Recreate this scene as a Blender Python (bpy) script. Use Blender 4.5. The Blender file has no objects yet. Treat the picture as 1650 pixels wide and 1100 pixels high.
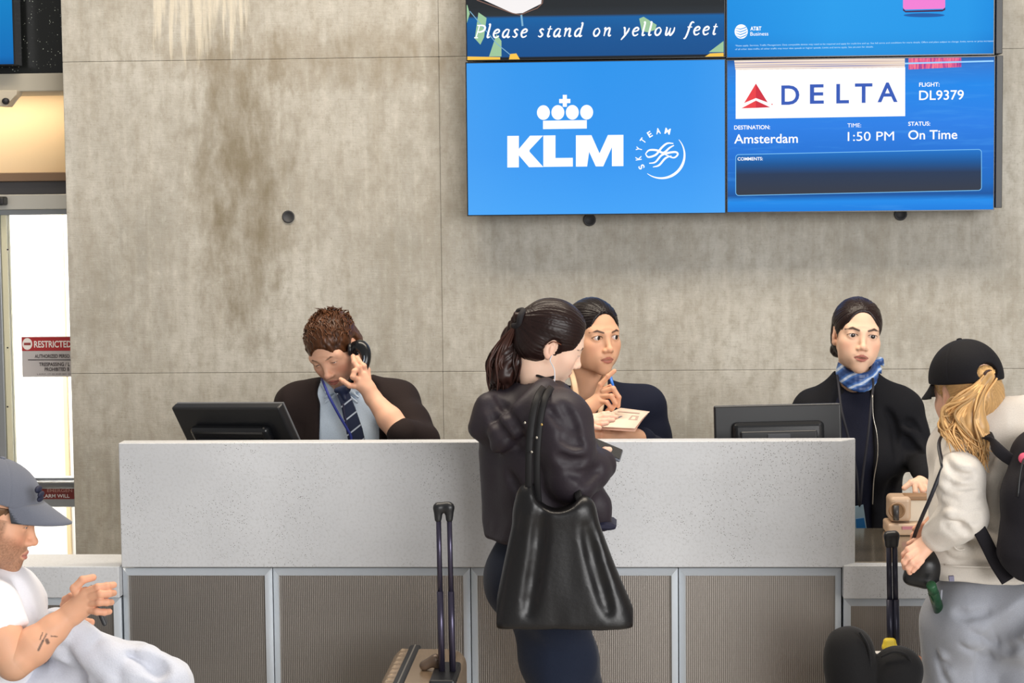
import bpy, bmesh, math, random
import numpy as np
from mathutils import Vector, Matrix
random.seed(7); np.random.seed(7)
S = bpy.context.scene
COL = S.collection
PI = math.pi

# ---------------------------------------------------------------- camera
F = 3200.0
CAM = np.array([0.0, 0.0, 2.0])
def _rot(ax, deg):
    a = math.radians(deg); c, s = math.cos(a), math.sin(a)
    if ax == 'x': return np.array([[1,0,0],[0,c,-s],[0,s,c]])
    if ax == 'y': return np.array([[c,0,s],[0,1,0],[-s,0,c]])
    return np.array([[c,-s,0],[s,c,0],[0,0,1]])
RC = _rot('z', 3.2) @ _rot('x', 90-4.3) @ _rot('z', -0.6)
cd = bpy.data.cameras.new('camera'); cam = bpy.data.objects.new('camera', cd); COL.objects.link(cam)
cd.sensor_width = 36.0; cd.lens = 36.0*F/1650; cd.clip_end = 200
cam.matrix_world = Matrix([list(RC[i])+[CAM[i]] for i in range(3)]+[[0,0,0,1]])
S.camera = cam

# ---------------------------------------------------------------- world, lights, exposure
w = bpy.data.worlds.new('world'); S.world = w; w.use_nodes = True
w.node_tree.nodes['Background'].inputs[0].default_value = (1.0, 0.985, 0.96, 1)
w.node_tree.nodes['Background'].inputs[1].default_value = 0.30
def area(name, loc, target, sx, sy, power, col=(1,1,1)):
    l = bpy.data.lights.new(name, 'AREA'); l.shape = 'RECTANGLE'; l.size = sx; l.size_y = sy; l.energy = power; l.color = col
    o = bpy.data.objects.new(name, l); COL.objects.link(o); o.location = loc
    o.rotation_euler = (Vector(target)-Vector(loc)).to_track_quat('-Z', 'Y').to_euler()
    return o
area('window_daylight', (6.0, -5.0, 3.4), (0.3, 6.5, 1.2), 9.0, 4.5, 1150, (1.0, 0.99, 0.98))
area('ceiling_panel_light', (-0.4, 5.9, 5.0), (-0.4, 6.3, 0), 5.0, 1.0, 200, (1.0, 0.88, 0.72))
S.view_settings.view_transform = 'Standard'; S.view_settings.look = 'None'
S.view_settings.exposure = 0.14; S.view_settings.gamma = 1.0
S.view_settings.use_curve_mapping = False

# ---------------------------------------------------------------- helpers
def at(px, py, Y):
    d = RC @ np.array([(px-825)/F, -(py-550)/F, -1.0])
    return CAM + d*(Y/d[1])
def A(px, py, Y): return Vector(at(px, py, Y))
def lin(c):
    return tuple((x/12.92 if x <= 0.04045 else ((x+0.055)/1.055)**2.4) for x in c)
def rgb(r, g, b): return lin((r/255, g/255, b/255))
def setp(o, label=None, cat=None, group=None, kind=None):
    if label: o['label'] = label
    if cat: o['category'] = cat
    if group: o['group'] = group
    if kind: o['kind'] = kind
    return o
def empty(name, loc=(0,0,0), label=None, cat=None, group=None, kind=None, rz=0):
    o = bpy.data.objects.new(name, None); COL.objects.link(o); o.location = loc; o.rotation_euler = (0,0,rz)
    o.empty_display_size = 0.05
    return setp(o, label, cat, group, kind)
def par(o, p):
    # parent keeping world placement (parents here are never rotated after their children are built)
    o.parent = p
    if p is not None:
        bpy_m = world_of(p)
        o.matrix_parent_inverse = bpy_m.inverted()
    return o
def world_of(o):
    m = Matrix.LocRotScale(o.location, o.rotation_euler, o.scale)
    if o.parent: m = world_of(o.parent) @ o.matrix_parent_inverse @ m
    return m
def link(name, me, material=None, parent=None, smooth=False):
    o = bpy.data.objects.new(name, me); COL.objects.link(o)
    if material is not None and len(me.materials) == 0: me.materials.append(material)
    if smooth: me.polygons.foreach_set('use_smooth', [True]*len(me.polygons))
    if parent is not None: par(o, parent)
    return o
def from_bm(name, bm, material, parent=None, smooth=False, bevel=0, seg=2):
    if bevel:
        bmesh.ops.bevel(bm, geom=[e for e in bm.edges], offset=bevel, segments=seg, affect='EDGES', profile=0.5)
    bmesh.ops.recalc_face_normals(bm, faces=bm.faces)
    me = bpy.data.meshes.new(name); bm.to_mesh(me); bm.free()
    return link(name, me, material, parent, smooth)
def bm_box(bm, lo, hi, M=None):
    lo = Vector(lo); hi = Vector(hi)
    m = Matrix.Translation((lo+hi)/2) @ Matrix.Diagonal(((hi-lo).x, (hi-lo).y, (hi-lo).z, 1))
    if M is not None: m = M @ m
    return bmesh.ops.create_cube(bm, size=1, matrix=m)
def box(name, lo, hi, material, parent=None, bevel=0, M=None, seg=2, smooth=False):
    bm = bmesh.new(); bm_box(bm, lo, hi, M)
    return from_bm(name, bm, material, parent, smooth, bevel, seg)
def prism(name, pts, y0, y1, material, parent=None, bevel=0):
    # polygon in the x-z plane given as (x, z), extruded from depth y0 to y1
    bm = bmesh.new()
    a = [bm.verts.new((p[0], y0, p[1])) for p in pts]; b = [bm.verts.new((p[0], y1, p[1])) for p in pts]
    bm.faces.new(a); bm.faces.new(b[::-1])
    n = len(pts)
    for i in range(n): bm.faces.new((a[i], b[i], b[(i+1) % n], a[(i+1) % n]))
    return from_bm(name, bm, material, parent, False, bevel, 1)
def spline(pts, n=8):
    # catmull-rom through the points
    P = [np.array(p, float) for p in pts]; P = [2*P[0]-P[1]]+P+[2*P[-1]-P[-2]]
    out = []
    for i in range(1, len(P)-2):
        for t in np.linspace(0, 1, n, endpoint=False):
            a, b, c, d = P[i-1], P[i], P[i+1], P[i+2]
            out.append(0.5*((2*b)+(-a+c)*t+(2*a-5*b+4*c-d)*t*t+(-a+3*b-3*c+d)*t**3))
    out.append(P[-2]); return np.array(out)
def tube_data(pts, rad, seg=8, flat=1.0, up=None):
    # swept tube; rad scalar or list; flat squeezes it along the frame's second axis
    P = np.array(pts, float); n = len(P)
    R_ = np.full(n, rad) if np.isscalar(rad) else np.interp(np.linspace(0,1,n), np.linspace(0,1,len(rad)), rad)
    T = np.gradient(P, axis=0); T /= np.linalg.norm(T, axis=1)[:,None]+1e-12
    u = np.array(up if up is not None else (0,0,1), float)
    if abs(np.dot(u, T[0])) > 0.95: u = np.array((1.0,0,0))
    V = []; 
    for i in range(n):
        s = u - T[i]*np.dot(u, T[i]); s /= np.linalg.norm(s)+1e-12
        if up is None: u = s
        b = np.cross(T[i], s)
        for k in range(seg):
            a = 2*PI*k/seg
            V.append(P[i] + R_[i]*(math.cos(a)*b + math.sin(a)*s*flat))
    Fc = []
    for i in range(n-1):
        for k in range(seg):
            k2 = (k+1) % seg
            Fc.append((i*seg+k, i*seg+k2, (i+1)*seg+k2, (i+1)*seg+k))
    Fc.append(tuple(range(seg))[::-1]); Fc.append(tuple((n-1)*seg+k for k in range(seg)))
    return V, Fc
def tube(name, pts, rad, material, parent=None, seg=8, flat=1.0, up=None, smooth=True):
    V, Fc = tube_data(pts, rad, seg, flat, up)
    me = bpy.data.meshes.new(name); me.from_pydata([tuple(v) for v in V], [], Fc); me.update()
    return link(name, me, material, parent, smooth)
def lathe(name, prof, center, material, parent=None, seg=24, axis='z', smooth=True):
    bm = bmesh.new(); rings = []
    for r, h in prof:
        ring = []
        for k in range(seg):
            a = 2*PI*k/seg; p = (r*math.cos(a), r*math.sin(a), h)
            if axis == 'y': p = (p[0], h, p[1])
            if axis == 'x': p = (h, p[0], p[1])
            ring.append(bm.verts.new(Vector(p)+Vector(center)))
        rings.append(ring)
    for i in range(len(rings)-1):
        for k in range(seg):
            bm.faces.new((rings[i][k], rings[i][(k+1)%seg], rings[i+1][(k+1)%seg], rings[i+1][k]))
    bm.faces.new(rings[0]); bm.faces.new(rings[-1][::-1])
    return from_bm(name, bm, material, parent, smooth)

# ---------------------------------------------------------------- materials
MATS = {}
class NT:
    def __init__(s, name):
        s.m = bpy.data.materials.new(name); s.m.use_nodes = True; s.t = s.m.node_tree
        s.b = s.t.nodes['Principled BSDF']; s.out = s.t.nodes['Material Output']
    def n(s, typ, **kw):
        nd = s.t.nodes.new(typ)
        for k, v in kw.items():
            if k.startswith('i_'): nd.inputs[k[2:].replace('_',' ')].default_value = v
            else: setattr(nd, k, v)
        return nd
    def l(s, a, b): s.t.links.new(a, b)
    def coords(s, scale=(1,1,1), kind='Object', rot=(0,0,0), loc=(0,0,0)):
        tc = s.n('ShaderNodeTexCoord'); mp = s.n('ShaderNodeMapping')
        mp.inputs['Scale'].default_value = scale; mp.inputs['Rotation'].default_value = rot; mp.inputs['Location'].default_value = loc
        s.l(tc.outputs[kind], mp.inputs[0]); return mp.outputs[0]
    def noise(s, vec, scale, detail=4, rough=0.55, dist=0.0):
        nd = s.n('ShaderNodeTexNoise'); nd.inputs['Scale'].default_value = scale; nd.inputs['Detail'].default_value = detail
        nd.inputs['Roughness'].default_value = rough; nd.inputs['Distortion'].default_value = dist
        s.l(vec, nd.inputs['Vector']); return nd.outputs['Fac']
    def ramp(s, fac, stops):
        nd = s.n('ShaderNodeValToRGB'); e = nd.color_ramp.elements
        while len(e) > 1: e.remove(e[-1])
        for i, (p, c) in enumerate(stops):
            if i == 0: e[0].position = p; el = e[0]
            else: el = e.new(p)
            c = (c, c, c) if not hasattr(c, '__len__') else c
            el.color = (c[0], c[1], c[2], 1)
        s.l(fac, nd.inputs[0]); return nd.outputs[0]
    def mix(s, fac, a, b, mode='MIX'):
        nd = s.n('ShaderNodeMix', data_type='RGBA', blend_type=mode)
        for v, i in ((fac, 0), (a, 6), (b, 7)):
            if hasattr(v, 'is_linked') or isinstance(v, bpy.types.NodeSocket): s.l(v, nd.inputs[i])
            elif i == 0: nd.inputs[0].default_value = v
            else: nd.inputs[i].default_value = (v[0], v[1], v[2], 1)
        return nd.outputs[2]
    def math(s, op, a, b=0.0, clamp=False):
        nd = s.n('ShaderNodeMath', operation=op, use_clamp=clamp)
        for v, i in ((a, 0), (b, 1)):
            if isinstance(v, bpy.types.NodeSocket): s.l(v, nd.inputs[i])
            else: nd.inputs[i].default_value = v
        return nd.outputs[0]
    def bump(s, h, strength=0.3, dist=0.01):
        nd = s.n('ShaderNodeBump'); nd.inputs['Strength'].default_value = strength; nd.inputs['Distance'].default_value = dist
        s.l(h, nd.inputs['Height']); s.l(nd.outputs[0], s.b.inputs['Normal'])
    def set(s, **kw):
        for k, v in kw.items():
            k = k.replace('_', ' ')
            if isinstance(v, bpy.types.NodeSocket): s.l(v, s.b.inputs[k])
            elif hasattr(v, '__len__'): s.b.inputs[k].default_value = (v[0], v[1], v[2], 1)
            else: s.b.inputs[k].default_value = v
        return s
def mat(name, col, rough=0.5, metal=0.0, spec=0.5, bump=0.0, bscale=60, var=0.0, stretch=(1,1,1), sheen=0.0, coat=0.0):
    if name in MATS: return MATS[name]
    t = NT(name); t.set(Roughness=rough, Metallic=metal); t.b.inputs['Specular IOR Level'].default_value = spec
    t.b.inputs['Base Color'].default_value = (*col, 1)
    if sheen: t.b.inputs['Sheen Weight'].default_value = sheen
    if coat: t.b.inputs['Coat Weight'].default_value = coat
    if bump or var:
        v = t.coords(stretch); nz = t.noise(v, bscale, 4)
        if var:
            d = tuple(c*(1-var) for c in col); l_ = tuple(min(1, c*(1+var)) for c in col)
            t.set(Base_Color=t.ramp(nz, [(0.3, d), (0.7, l_)]))
        if bump: t.bump(nz, bump, 0.004)
    MATS[name] = t.m; return t.m
def emit(name, col, strength=1.0):
    if name in MATS: return MATS[name]
    t = NT(name); t.set(Base_Color=(0.01,0.01,0.01), Roughness=0.6, Emission_Color=col); t.b.inputs['Specular IOR Level'].default_value = 0.08; t.b.inputs['Emission Strength'].default_value = strength
    MATS[name] = t.m; return t.m
def vmat(name, rough=0.5, spec=0.4, bump=0.0, bscale=80, sss=0.0, sheen=0.0, stretch=(1,1,1), metal=0.0):
    # colour from the mesh's own colour attribute (dye, print, lips, brows)
    if name in MATS: return MATS[name]
    t = NT(name); a = t.n('ShaderNodeAttribute', attribute_name='Col'); t.set(Base_Color=a.outputs['Color'], Roughness=rough, Metallic=metal)
    t.b.inputs['Specular IOR Level'].default_value = spec
    if sss:
        t.b.inputs['Subsurface Weight'].default_value = sss; t.b.inputs['Subsurface Radius'].default_value = (0.012, 0.005, 0.003)
        t.b.inputs['Subsurface Scale'].default_value = 0.6
    if sheen: t.b.inputs['Sheen Weight'].default_value = sheen
    if bump:
        t.bump(t.noise(t.coords(stretch), bscale, 4), bump, 0.003)
    MATS[name] = t.m; return t.m

# ---------------------------------------------------------------- text on signs and screens
def text_mesh(name, s, pos, size, material, parent, fat=0.0, shear=0.0, width=None, align='LEFT', y=None, space=1.0, sx=1.0, rot=0.0):
    # flat lettering facing the camera side (-y), baseline start at pos; size = cap height
    cu = bpy.data.curves.new(name, 'FONT'); cu.body = s; cu.align_x = align; cu.size = size/0.73
    cu.shear = shear; cu.offset = fat*size; cu.space_character = space; cu.resolution_u = 4
    o = bpy.data.objects.new(name, cu); COL.objects.link(o)
    dg = bpy.context.evaluated_depsgraph_get(); me = bpy.data.meshes.new_from_object(o.evaluated_get(dg))
    bpy.data.objects.remove(o); bpy.data.curves.remove(cu)
    v = np.zeros(len(me.vertices)*3); me.vertices.foreach_get('co', v); v = v.reshape(-1, 3)
    if width is not None and len(v):
        v[:,0] = (v[:,0]-v[:,0].min())*width/(v[:,0].max()-v[:,0].min())
    v[:,0] *= sx
    c, s_ = math.cos(rot), math.sin(rot)
    x, z = v[:,0]*c - v[:,1]*s_, v[:,0]*s_ + v[:,1]*c
    nv = np.stack([x+pos[0], np.full(len(v), pos[1]), z+pos[2]], 1)
    me.vertices.foreach_set('co', nv.ravel()); me.update()
    me.materials.clear()
    return link(name, me, material, parent)
def flat_poly(name, polys, y, material, parent):
    # flat print: list of (x,z) polygons at depth y
    bm = bmesh.new()
    for pts in polys:
        f = bm.faces.new([bm.verts.new((p[0], y, p[1])) for p in pts])
    bmesh.ops.triangulate(bm, faces=bm.faces)
    me = bpy.data.meshes.new(name); bm.to_mesh(me); bm.free()
    return link(name, me, material, parent)
def pxpoly(pts, Y): return [(at(x, y, Y)[0], at(x, y, Y)[2]) for x, y in pts]
def circ(cx, cy, rx, ry=None, n=28, a0=0, a1=2*PI):
    ry = ry or rx
    return [(cx+rx*math.cos(a), cy+ry*math.sin(a)) for a in np.linspace(a0, a1, n, endpoint=(a1-a0 < 6.28))]
def stroke(pts, wid):
    # ribbon polygon around a polyline; wid scalar or list
    P = np.array(pts, float); n = len(P); T = np.gradient(P, axis=0); T /= np.linalg.norm(T, axis=1)[:,None]+1e-9
    N = np.stack([-T[:,1], T[:,0]], 1)
    W = np.full(n, wid) if np.isscalar(wid) else np.interp(np.linspace(0,1,n), np.linspace(0,1,len(wid)), wid)
    L = P+N*W[:,None]/2; R_ = P-N*W[:,None]/2
    return [[tuple(L[i]), tuple(L[i+1]), tuple(R_[i+1]), tuple(R_[i])] for i in range(n-1)]

# ---------------------------------------------------------------- implicit surfaces (smooth blended bodies, cloth, hair)
class Vol:
    def __init__(s, lo, hi, h):
        s.h = h; s.lo = np.array(lo, float); s.n = np.ceil((np.array(hi)-s.lo)/h).astype(int)+1
        s.ax = [s.lo[i]+h*np.arange(s.n[i]) for i in range(3)]
        s.D = np.full(s.n, 1.0, np.float32)
    def like(s):
        o = Vol.__new__(Vol); o.h, o.lo, o.n, o.ax = s.h, s.lo, s.n, s.ax; o.D = np.full(s.n, 1.0, np.float32); return o
    def sl(s, lo, hi, m):
        a = np.floor((np.array(lo)-m-s.lo)/s.h).astype(int); b = np.ceil((np.array(hi)+m-s.lo)/s.h).astype(int)+1
        a = np.clip(a, 0, s.n); b = np.clip(b, 0, s.n)
        if np.any(b <= a): return None
        return tuple(slice(a[i], b[i]) for i in range(3))
    def pts(s, q):
        return (s.ax[0][q[0]][:,None,None].astype(np.float32), s.ax[1][q[1]][None,:,None].astype(np.float32), s.ax[2][q[2]][None,None,:].astype(np.float32))
    def comb(s, q, d, op, k):
        D = s.D[q]
        if op == 'add':
            if k > 0:
                hh = np.maximum(k-np.abs(D-d), 0)/k; s.D[q] = np.minimum(D, d)-hh*hh*k*0.25
            else: s.D[q] = np.minimum(D, d)
        elif op == 'sub':
            e = -d
            if k > 0:
                hh = np.maximum(k-np.abs(D-e), 0)/k; s.D[q] = np.maximum(D, e)+hh*hh*k*0.25
            else: s.D[q] = np.maximum(D, e)
    def cap(s, a, b, ra, rb=None, k=0.02, op='add', flat=None):
        # tapered capsule; flat=(direction, factor) squeezes its section along a direction
        rb = ra if rb is None else rb
        a = np.array(a, float); b = np.array(b, float); r = max(ra, rb)
        q = s.sl(np.minimum(a,b)-r, np.maximum(a,b)+r, k+3*s.h)
        if q is None: return s
        X, Y, Z = s.pts(q); ba = b-a; L2 = max(float(ba@ba), 1e-10)
        px, py, pz = X-a[0], Y-a[1], Z-a[2]
        t = np.clip((px*ba[0]+py*ba[1]+pz*ba[2])/L2, 0, 1)
        dx, dy, dz = px-t*ba[0], py-t*ba[1], pz-t*ba[2]
        d2 = dx*dx+dy*dy+dz*dz
        if flat is not None:
            u = np.array(flat[0], float); u /= np.linalg.norm(u); g = dx*u[0]+dy*u[1]+dz*u[2]
            fm = flat[1]; d2 = d2+g*g*(1/fm**2-1)
            d = (np.sqrt(d2)-(ra+(rb-ra)*t))*(fm if fm < 1 else 1)
        else: d = np.sqrt(d2)-(ra+(rb-ra)*t)
        s.comb(q, d, op, k); return s
    def chain(s, P, R, k=0.02, op='add', flat=None):
        for i in range(len(P)-1):
            s.cap(P[i], P[i+1], R[i], R[i+1], k, op, flat)
        return s
    def ell(s, c, r, M=None, k=0.02, op='add'):
        c = np.array(c, float); r = np.array(r if hasattr(r, '__len__') else (r,r,r), float); m = r.max()
        if M is None: q = s.sl(c-r, c+r, k+3*s.h)
        else: q = s.sl(c-m, c+m, k+3*s.h)
        if q is None: return s
        X, Y, Z = s.pts(q); x, y, z = X-c[0], Y-c[1], Z-c[2]
        if M is not None:
            M = np.array(M)
            x, y, z = (x*M[0,0]+y*M[1,0]+z*M[2,0], x*M[0,1]+y*M[1,1]+z*M[2,1], x*M[0,2]+y*M[1,2]+z*M[2,2])
        k0 = np.sqrt((x/r[0])**2+(y/r[1])**2+(z/r[2])**2); k1 = np.sqrt((x/r[0]**2)**2+(y/r[1]**2)**2+(z/r[2]**2)**2)
        d = np.where(k1 < 1e-6, -r.min(), k0*(k0-1)/np.maximum(k1, 1e-6))
        s.comb(q, d.astype(np.float32), op, k); return s
    def rbox(s, c, r, rad=0.01, M=None, k=0.01, op='add'):
        c = np.array(c, float); r = np.array(r, float); m = np.linalg.norm(r)
        q = s.sl(c-m, c+m, k+3*s.h)
        if q is None: return s
        X, Y, Z = s.pts(q); x, y, z = X-c[0], Y-c[1], Z-c[2]
        if M is not None:
            M = np.array(M)
            x, y, z = (x*M[0,0]+y*M[1,0]+z*M[2,0], x*M[0,1]+y*M[1,1]+z*M[2,1], x*M[0,2]+y*M[1,2]+z*M[2,2])
        qx, qy, qz = np.abs(x)-r[0]+rad, np.abs(y)-r[1]+rad, np.abs(z)-r[2]+rad
        d = np.sqrt(np.maximum(qx,0)**2+np.maximum(qy,0)**2+np.maximum(qz,0)**2)+np.minimum(np.maximum(np.maximum(qx,qy),qz),0)-rad
        s.comb(q, d.astype(np.float32), op, k); return s
    def plane(s, p, nrm, k=0.0):
        # cut away everything on the side the normal points to
        X, Y, Z = s.pts((slice(None),)*3); nrm = np.array(nrm, float); nrm /= np.linalg.norm(nrm)
        d = ((X-p[0])*nrm[0]+(Y-p[1])*nrm[1]+(Z-p[2])*nrm[2]).astype(np.float32)
        if k > 0:
            hh = np.maximum(k-np.abs(s.D-d), 0)/k; s.D = np.maximum(s.D, d)+hh*hh*k*0.25
        else: s.D = np.maximum(s.D, d)
        return s
    def surf(s, px, py):
        # first point of the surface met from the front at this place of the picture plane
        a, b = at(px, py, s.ax[1][0]), at(px, py, s.ax[1][-1]); n_ = int((s.ax[1][-1]-s.ax[1][0])/s.h*2)
        for t_ in np.linspace(0, 1, n_):
            p = a+(b-a)*t_; i = np.rint((p-s.lo)/s.h).astype(int)
            if np.all(i >= 0) and np.all(i < s.n) and s.D[tuple(i)] < 0: return p
        return None
    def fold(s, pts, r=0.006, depth=0.0, op='sub', k=0.016, n=5):
        # crease (sub) or ridge (add) drawn along the surface
        P = [s.surf(*q) for q in spline([(a, b, 0) for a, b in pts], n)[:, :2]]; P = [p+np.array((0, depth, 0)) for p in P if p is not None]
        if len(P) < 2: return s
        R_ = r*np.sin(np.linspace(0.25, PI-0.25, len(P)))**0.6
        return s.chain(P, list(R_), k, op)
    def shell(s, t):
        s.D = np.maximum(s.D, -(s.D+t)); return s
    def mesh(s):
        return surface_nets(s.D, s.lo, s.h)
def surface_nets(D, lo, h):
    D = D.copy(); D[0]=D[-1]=1; D[:,0]=D[:,-1]=1; D[:,:,0]=D[:,:,-1]=1
    S_ = D < 0; n = np.array(D.shape)-1
    cnt = np.zeros(n, np.int8)
    offs = [(i,j,k) for i in (0,1) for j in (0,1) for k in (0,1)]
    for o in offs: cnt += S_[o[0]:o[0]+n[0], o[1]:o[1]+n[1], o[2]:o[2]+n[2]]
    act = np.argwhere((cnt > 0) & (cnt < 8))
    idx = np.full(n, -1, np.int32); idx[tuple(act.T)] = np.arange(len(act))
    V = np.zeros((len(act), 3)); C = np.zeros(len(act))
    val = {o: D[act[:,0]+o[0], act[:,1]+o[1], act[:,2]+o[2]] for o in offs}
    for a in offs:
        for ax in range(3):
            if a[ax] == 0:
                b = list(a); b[ax] = 1; b = tuple(b)
                da, db = val[a], val[b]; m = (da < 0) != (db < 0)
                t = np.where(m, da/np.where(m, da-db, 1), 0)
                p = np.tile(np.array(a, float), (len(act), 1)); p[:,ax] = t
                V[m] += p[m]; C += m
    V = (V/C[:,None]+act)*h+lo
    Q = []
    for ax in range(3):
        u, v = (ax+1) % 3, (ax+2) % 3
        sa = [slice(None)]*3; sb = [slice(None)]*3; sa[ax] = slice(0,-1); sb[ax] = slice(1,None)
        A_, B_ = S_[tuple(sa)], S_[tuple(sb)]
        for flip, msk in ((False, A_ & ~B_), (True, ~A_ & B_)):
            e = np.argwhere(msk)
            e = e[(e[:,u] > 0) & (e[:,v] > 0) & (e[:,u] < D.shape[u]-1) & (e[:,v] < D.shape[v]-1)]
            if not len(e): continue
            def g(du, dv):
                f = e.copy(); f[:,u] -= du; f[:,v] -= dv; return idx[tuple(f.T)]
            q = np.stack([g(1,1), g(0,1), g(0,0), g(1,0)], 1)
            Q.append(q[:, ::-1] if flip else q)
    Q = np.concatenate(Q) if Q else np.zeros((0,4), int)
    return V, Q
def vnormals(V, Q):
    a = V[Q[:,2]]-V[Q[:,0]]; b = V[Q[:,3]]-V[Q[:,1]]; n = np.cross(a, b)
    N = np.zeros_like(V)
    for i in range(Q.shape[1]): np.add.at(N, Q[:,i], n)
    return N/(np.linalg.norm(N, axis=1)[:,None]+1e-12)
def vnoise(P, seed=0):
    # smooth value noise, numpy, about -1..1
    P = P+seed*17.31; i = np.floor(P).astype(np.int64); f = P-i; f = f*f*(3-2*f)
    def hsh(x, y, z):
        n = (x*374761393+y*668265263+z*2147483647) & 0xffffffff
        n = ((n ^ (n >> 13))*1274126177) & 0xffffffff
        n = (n ^ (n >> 16)) & 0xffff
        return n/32767.5-1
    r = 0
    for a in (0,1):
        for b in (0,1):
            for c in (0,1):
                wgt = (f[:,0] if a else 1-f[:,0])*(f[:,1] if b else 1-f[:,1])*(f[:,2] if c else 1-f[:,2])
                r = r+wgt*hsh(i[:,0]+a, i[:,1]+b, i[:,2]+c)
    return r
def relax(V, Q, it=1, lam=0.5):
    for _ in range(it):
        acc = np.zeros_like(V); c = np.zeros(len(V))
        for i in range(4):
            for j in ((i+1) % 4, (i-1) % 4):
                np.add.at(acc, Q[:,i], V[Q[:,j]]); np.add.at(c, Q[:,i], 1)
        V = V*(1-lam)+lam*acc/np.maximum(c, 1)[:,None]
    return V
def np_mesh(name, V, Q, col=None, smooth=True):
    me = bpy.data.meshes.new(name); n = len(Q); w_ = Q.shape[1]
    me.vertices.add(len(V)); me.vertices.foreach_set('co', np.ascontiguousarray(V, dtype=np.float32).ravel())
    me.loops.add(n*w_); me.loops.foreach_set('vertex_index', np.ascontiguousarray(Q, dtype=np.int32).ravel())
    me.polygons.add(n); me.polygons.foreach_set('loop_start', np.arange(0, n*w_, w_, dtype=np.int32))
    me.polygons.foreach_set('use_smooth', np.full(n, smooth))
    me.update(calc_edges=True)
    if col is not None:
        ca = me.color_attributes.new('Col', 'FLOAT_COLOR', 'POINT')
        c4 = np.ones((len(V), 4), np.float32); c4[:,:3] = col; ca.data.foreach_set('color', c4.ravel())
    return me
def merge(*parts):
    # parts: (V, Q, colour) -> one
    Vs, Qs, Cs, o = [], [], [], 0
    for V, Q, c in parts:
        Vs.append(V); Qs.append(Q+o); o += len(V)
        c = np.array(c, float); Cs.append(np.tile(c, (len(V), 1)) if c.ndim == 1 else c)
    return np.concatenate(Vs), np.concatenate(Qs), np.concatenate(Cs)
def tubes_np(list_of, seg=6):
    # many swept strands as quads: list of (pts, rad)
    Vs, Qs, o = [], [], 0
    for P, r in list_of:
        V, Fc = tube_data(P, r, seg)
        Vs.append(np.array(V)); Qs.append(np.array([f for f in Fc if len(f) == 4])+o); o += len(V)
    return np.concatenate(Vs), np.concatenate(Qs)
def cloth(name, vol, parent, material, folds=0.0, fscale=9, fst=(1,1,1), seed=0, rel=1, col=None):
    V, Q = vol.mesh(); V = relax(V, Q, rel)
    if folds:
        N = vnormals(V, Q); f = vnoise(V*np.array(fst)*fscale, seed)
        f2 = vnoise(V*np.array(fst)*fscale*2.3, seed+5)
        V = V+N*(folds*(1-2*np.abs(f))*0.6+folds*0.4*f2)[:,None]
    me = np_mesh(name, V, Q, col(V) if callable(col) else col)
    return link(name, me, material, parent)

# ---------------------------------------------------------------- materials of the place
def concrete_wall():
    t = NT('board_marked_concrete'); v = t.coords()
    big = t.noise(v, 1.3, 5, 0.6); med = t.noise(t.coords((2.2,1,0.5)), 4.5, 6, 0.65)
    streak = t.noise(t.coords((16,1,1.1)), 2.2, 5, 0.6); grain = t.noise(t.coords((7,1,60)), 3.0, 4, 0.6); fine = t.noise(v, 70, 6, 0.7)
    base = t.ramp(big, [(0.30, rgb(149,145,135)), (0.5, rgb(177,173,164)), (0.72, rgb(194,191,183))])
    base = t.mix(t.ramp(med, [(0.42, 0.0), (0.66, 0.5)]), base, rgb(162,155,142))
    base = t.mix(t.ramp(streak, [(0.5, 0.0), (0.68, 0.18)]), base, rgb(212,208,197))
    base = t.mix(t.ramp(streak, [(0.3, 0.20), (0.46, 0.0)]), base, rgb(146,136,116))
    base = t.mix(t.ramp(grain, [(0.5, 0.0), (0.72, 0.30)]), base, rgb(146,138,122))
    base = t.mix(t.ramp(fine, [(0.30, 0.5), (0.42, 0.0)]), base, rgb(120,110,92))
    blot = t.noise(t.coords((1.6,1,1)), 14, 6, 0.7); base = t.mix(t.ramp(blot, [(0.36, 0.5), (0.52, 0.0)]), base, rgb(144,137,123)); base = t.mix(t.ramp(blot, [(0.55, 0.0), (0.7, 0.3)]), base, rgb(214,210,200))
    # old water stain below the upper joint, and pale lime run-off above it
    sp = t.n('ShaderNodeSeparateXYZ'); t.l(t.n('ShaderNodeTexCoord').outputs['Object'], sp.inputs[0])
    def blob(cx, cz, rx, rz):
        a = t.math('POWER', t.math('DIVIDE', t.math('SUBTRACT', sp.outputs[0], cx), rx), 2.0)
        b = t.math('POWER', t.math('DIVIDE', t.math('SUBTRACT', sp.outputs[2], cz), rz), 2.0)
        return t.math('SUBTRACT', 1.0, t.math('ADD', a, b))
    brk = t.math('MULTIPLY', t.math('SUBTRACT', t.noise(t.coords((4,1,1.6)), 3.0, 6, 0.65), 0.5), 2.6)
    st = t.ramp(t.math('ADD', t.math('MULTIPLY', blob(-1.53, 2.02, 0.24, 0.72), 0.8), brk), [(0.0, 0.0), (1.0, 0.8)])
    base = t.mix(st, base, rgb(112,100,76))
    st3 = t.ramp(t.math('ADD', t.math('MULTIPLY', blob(-1.2, 2.55, 1.1, 0.16), 0.8), brk), [(0.2, 0.0), (1.1, 0.5)])
    base = t.mix(st3, base, rgb(124,110,86))
    st2 = t.ramp(t.math('ADD', blob(-1.68, 2.78, 0.22, 0.24), t.math('MULTIPLY', t.math('SUBTRACT', streak, 0.5), 6.0)), [(0.2, 0.0), (1.0, 0.6)])
    base = t.mix(st2, base, rgb(214,205,186))
    t.set(Base_Color=base, Roughness=0.78)
    hgt = t.math('ADD', t.math('MULTIPLY', grain, 0.5), t.math('ADD', t.math('MULTIPLY', fine, 0.5), med)); t.bump(hgt, 0.35, 0.006)
    return t.m
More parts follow.
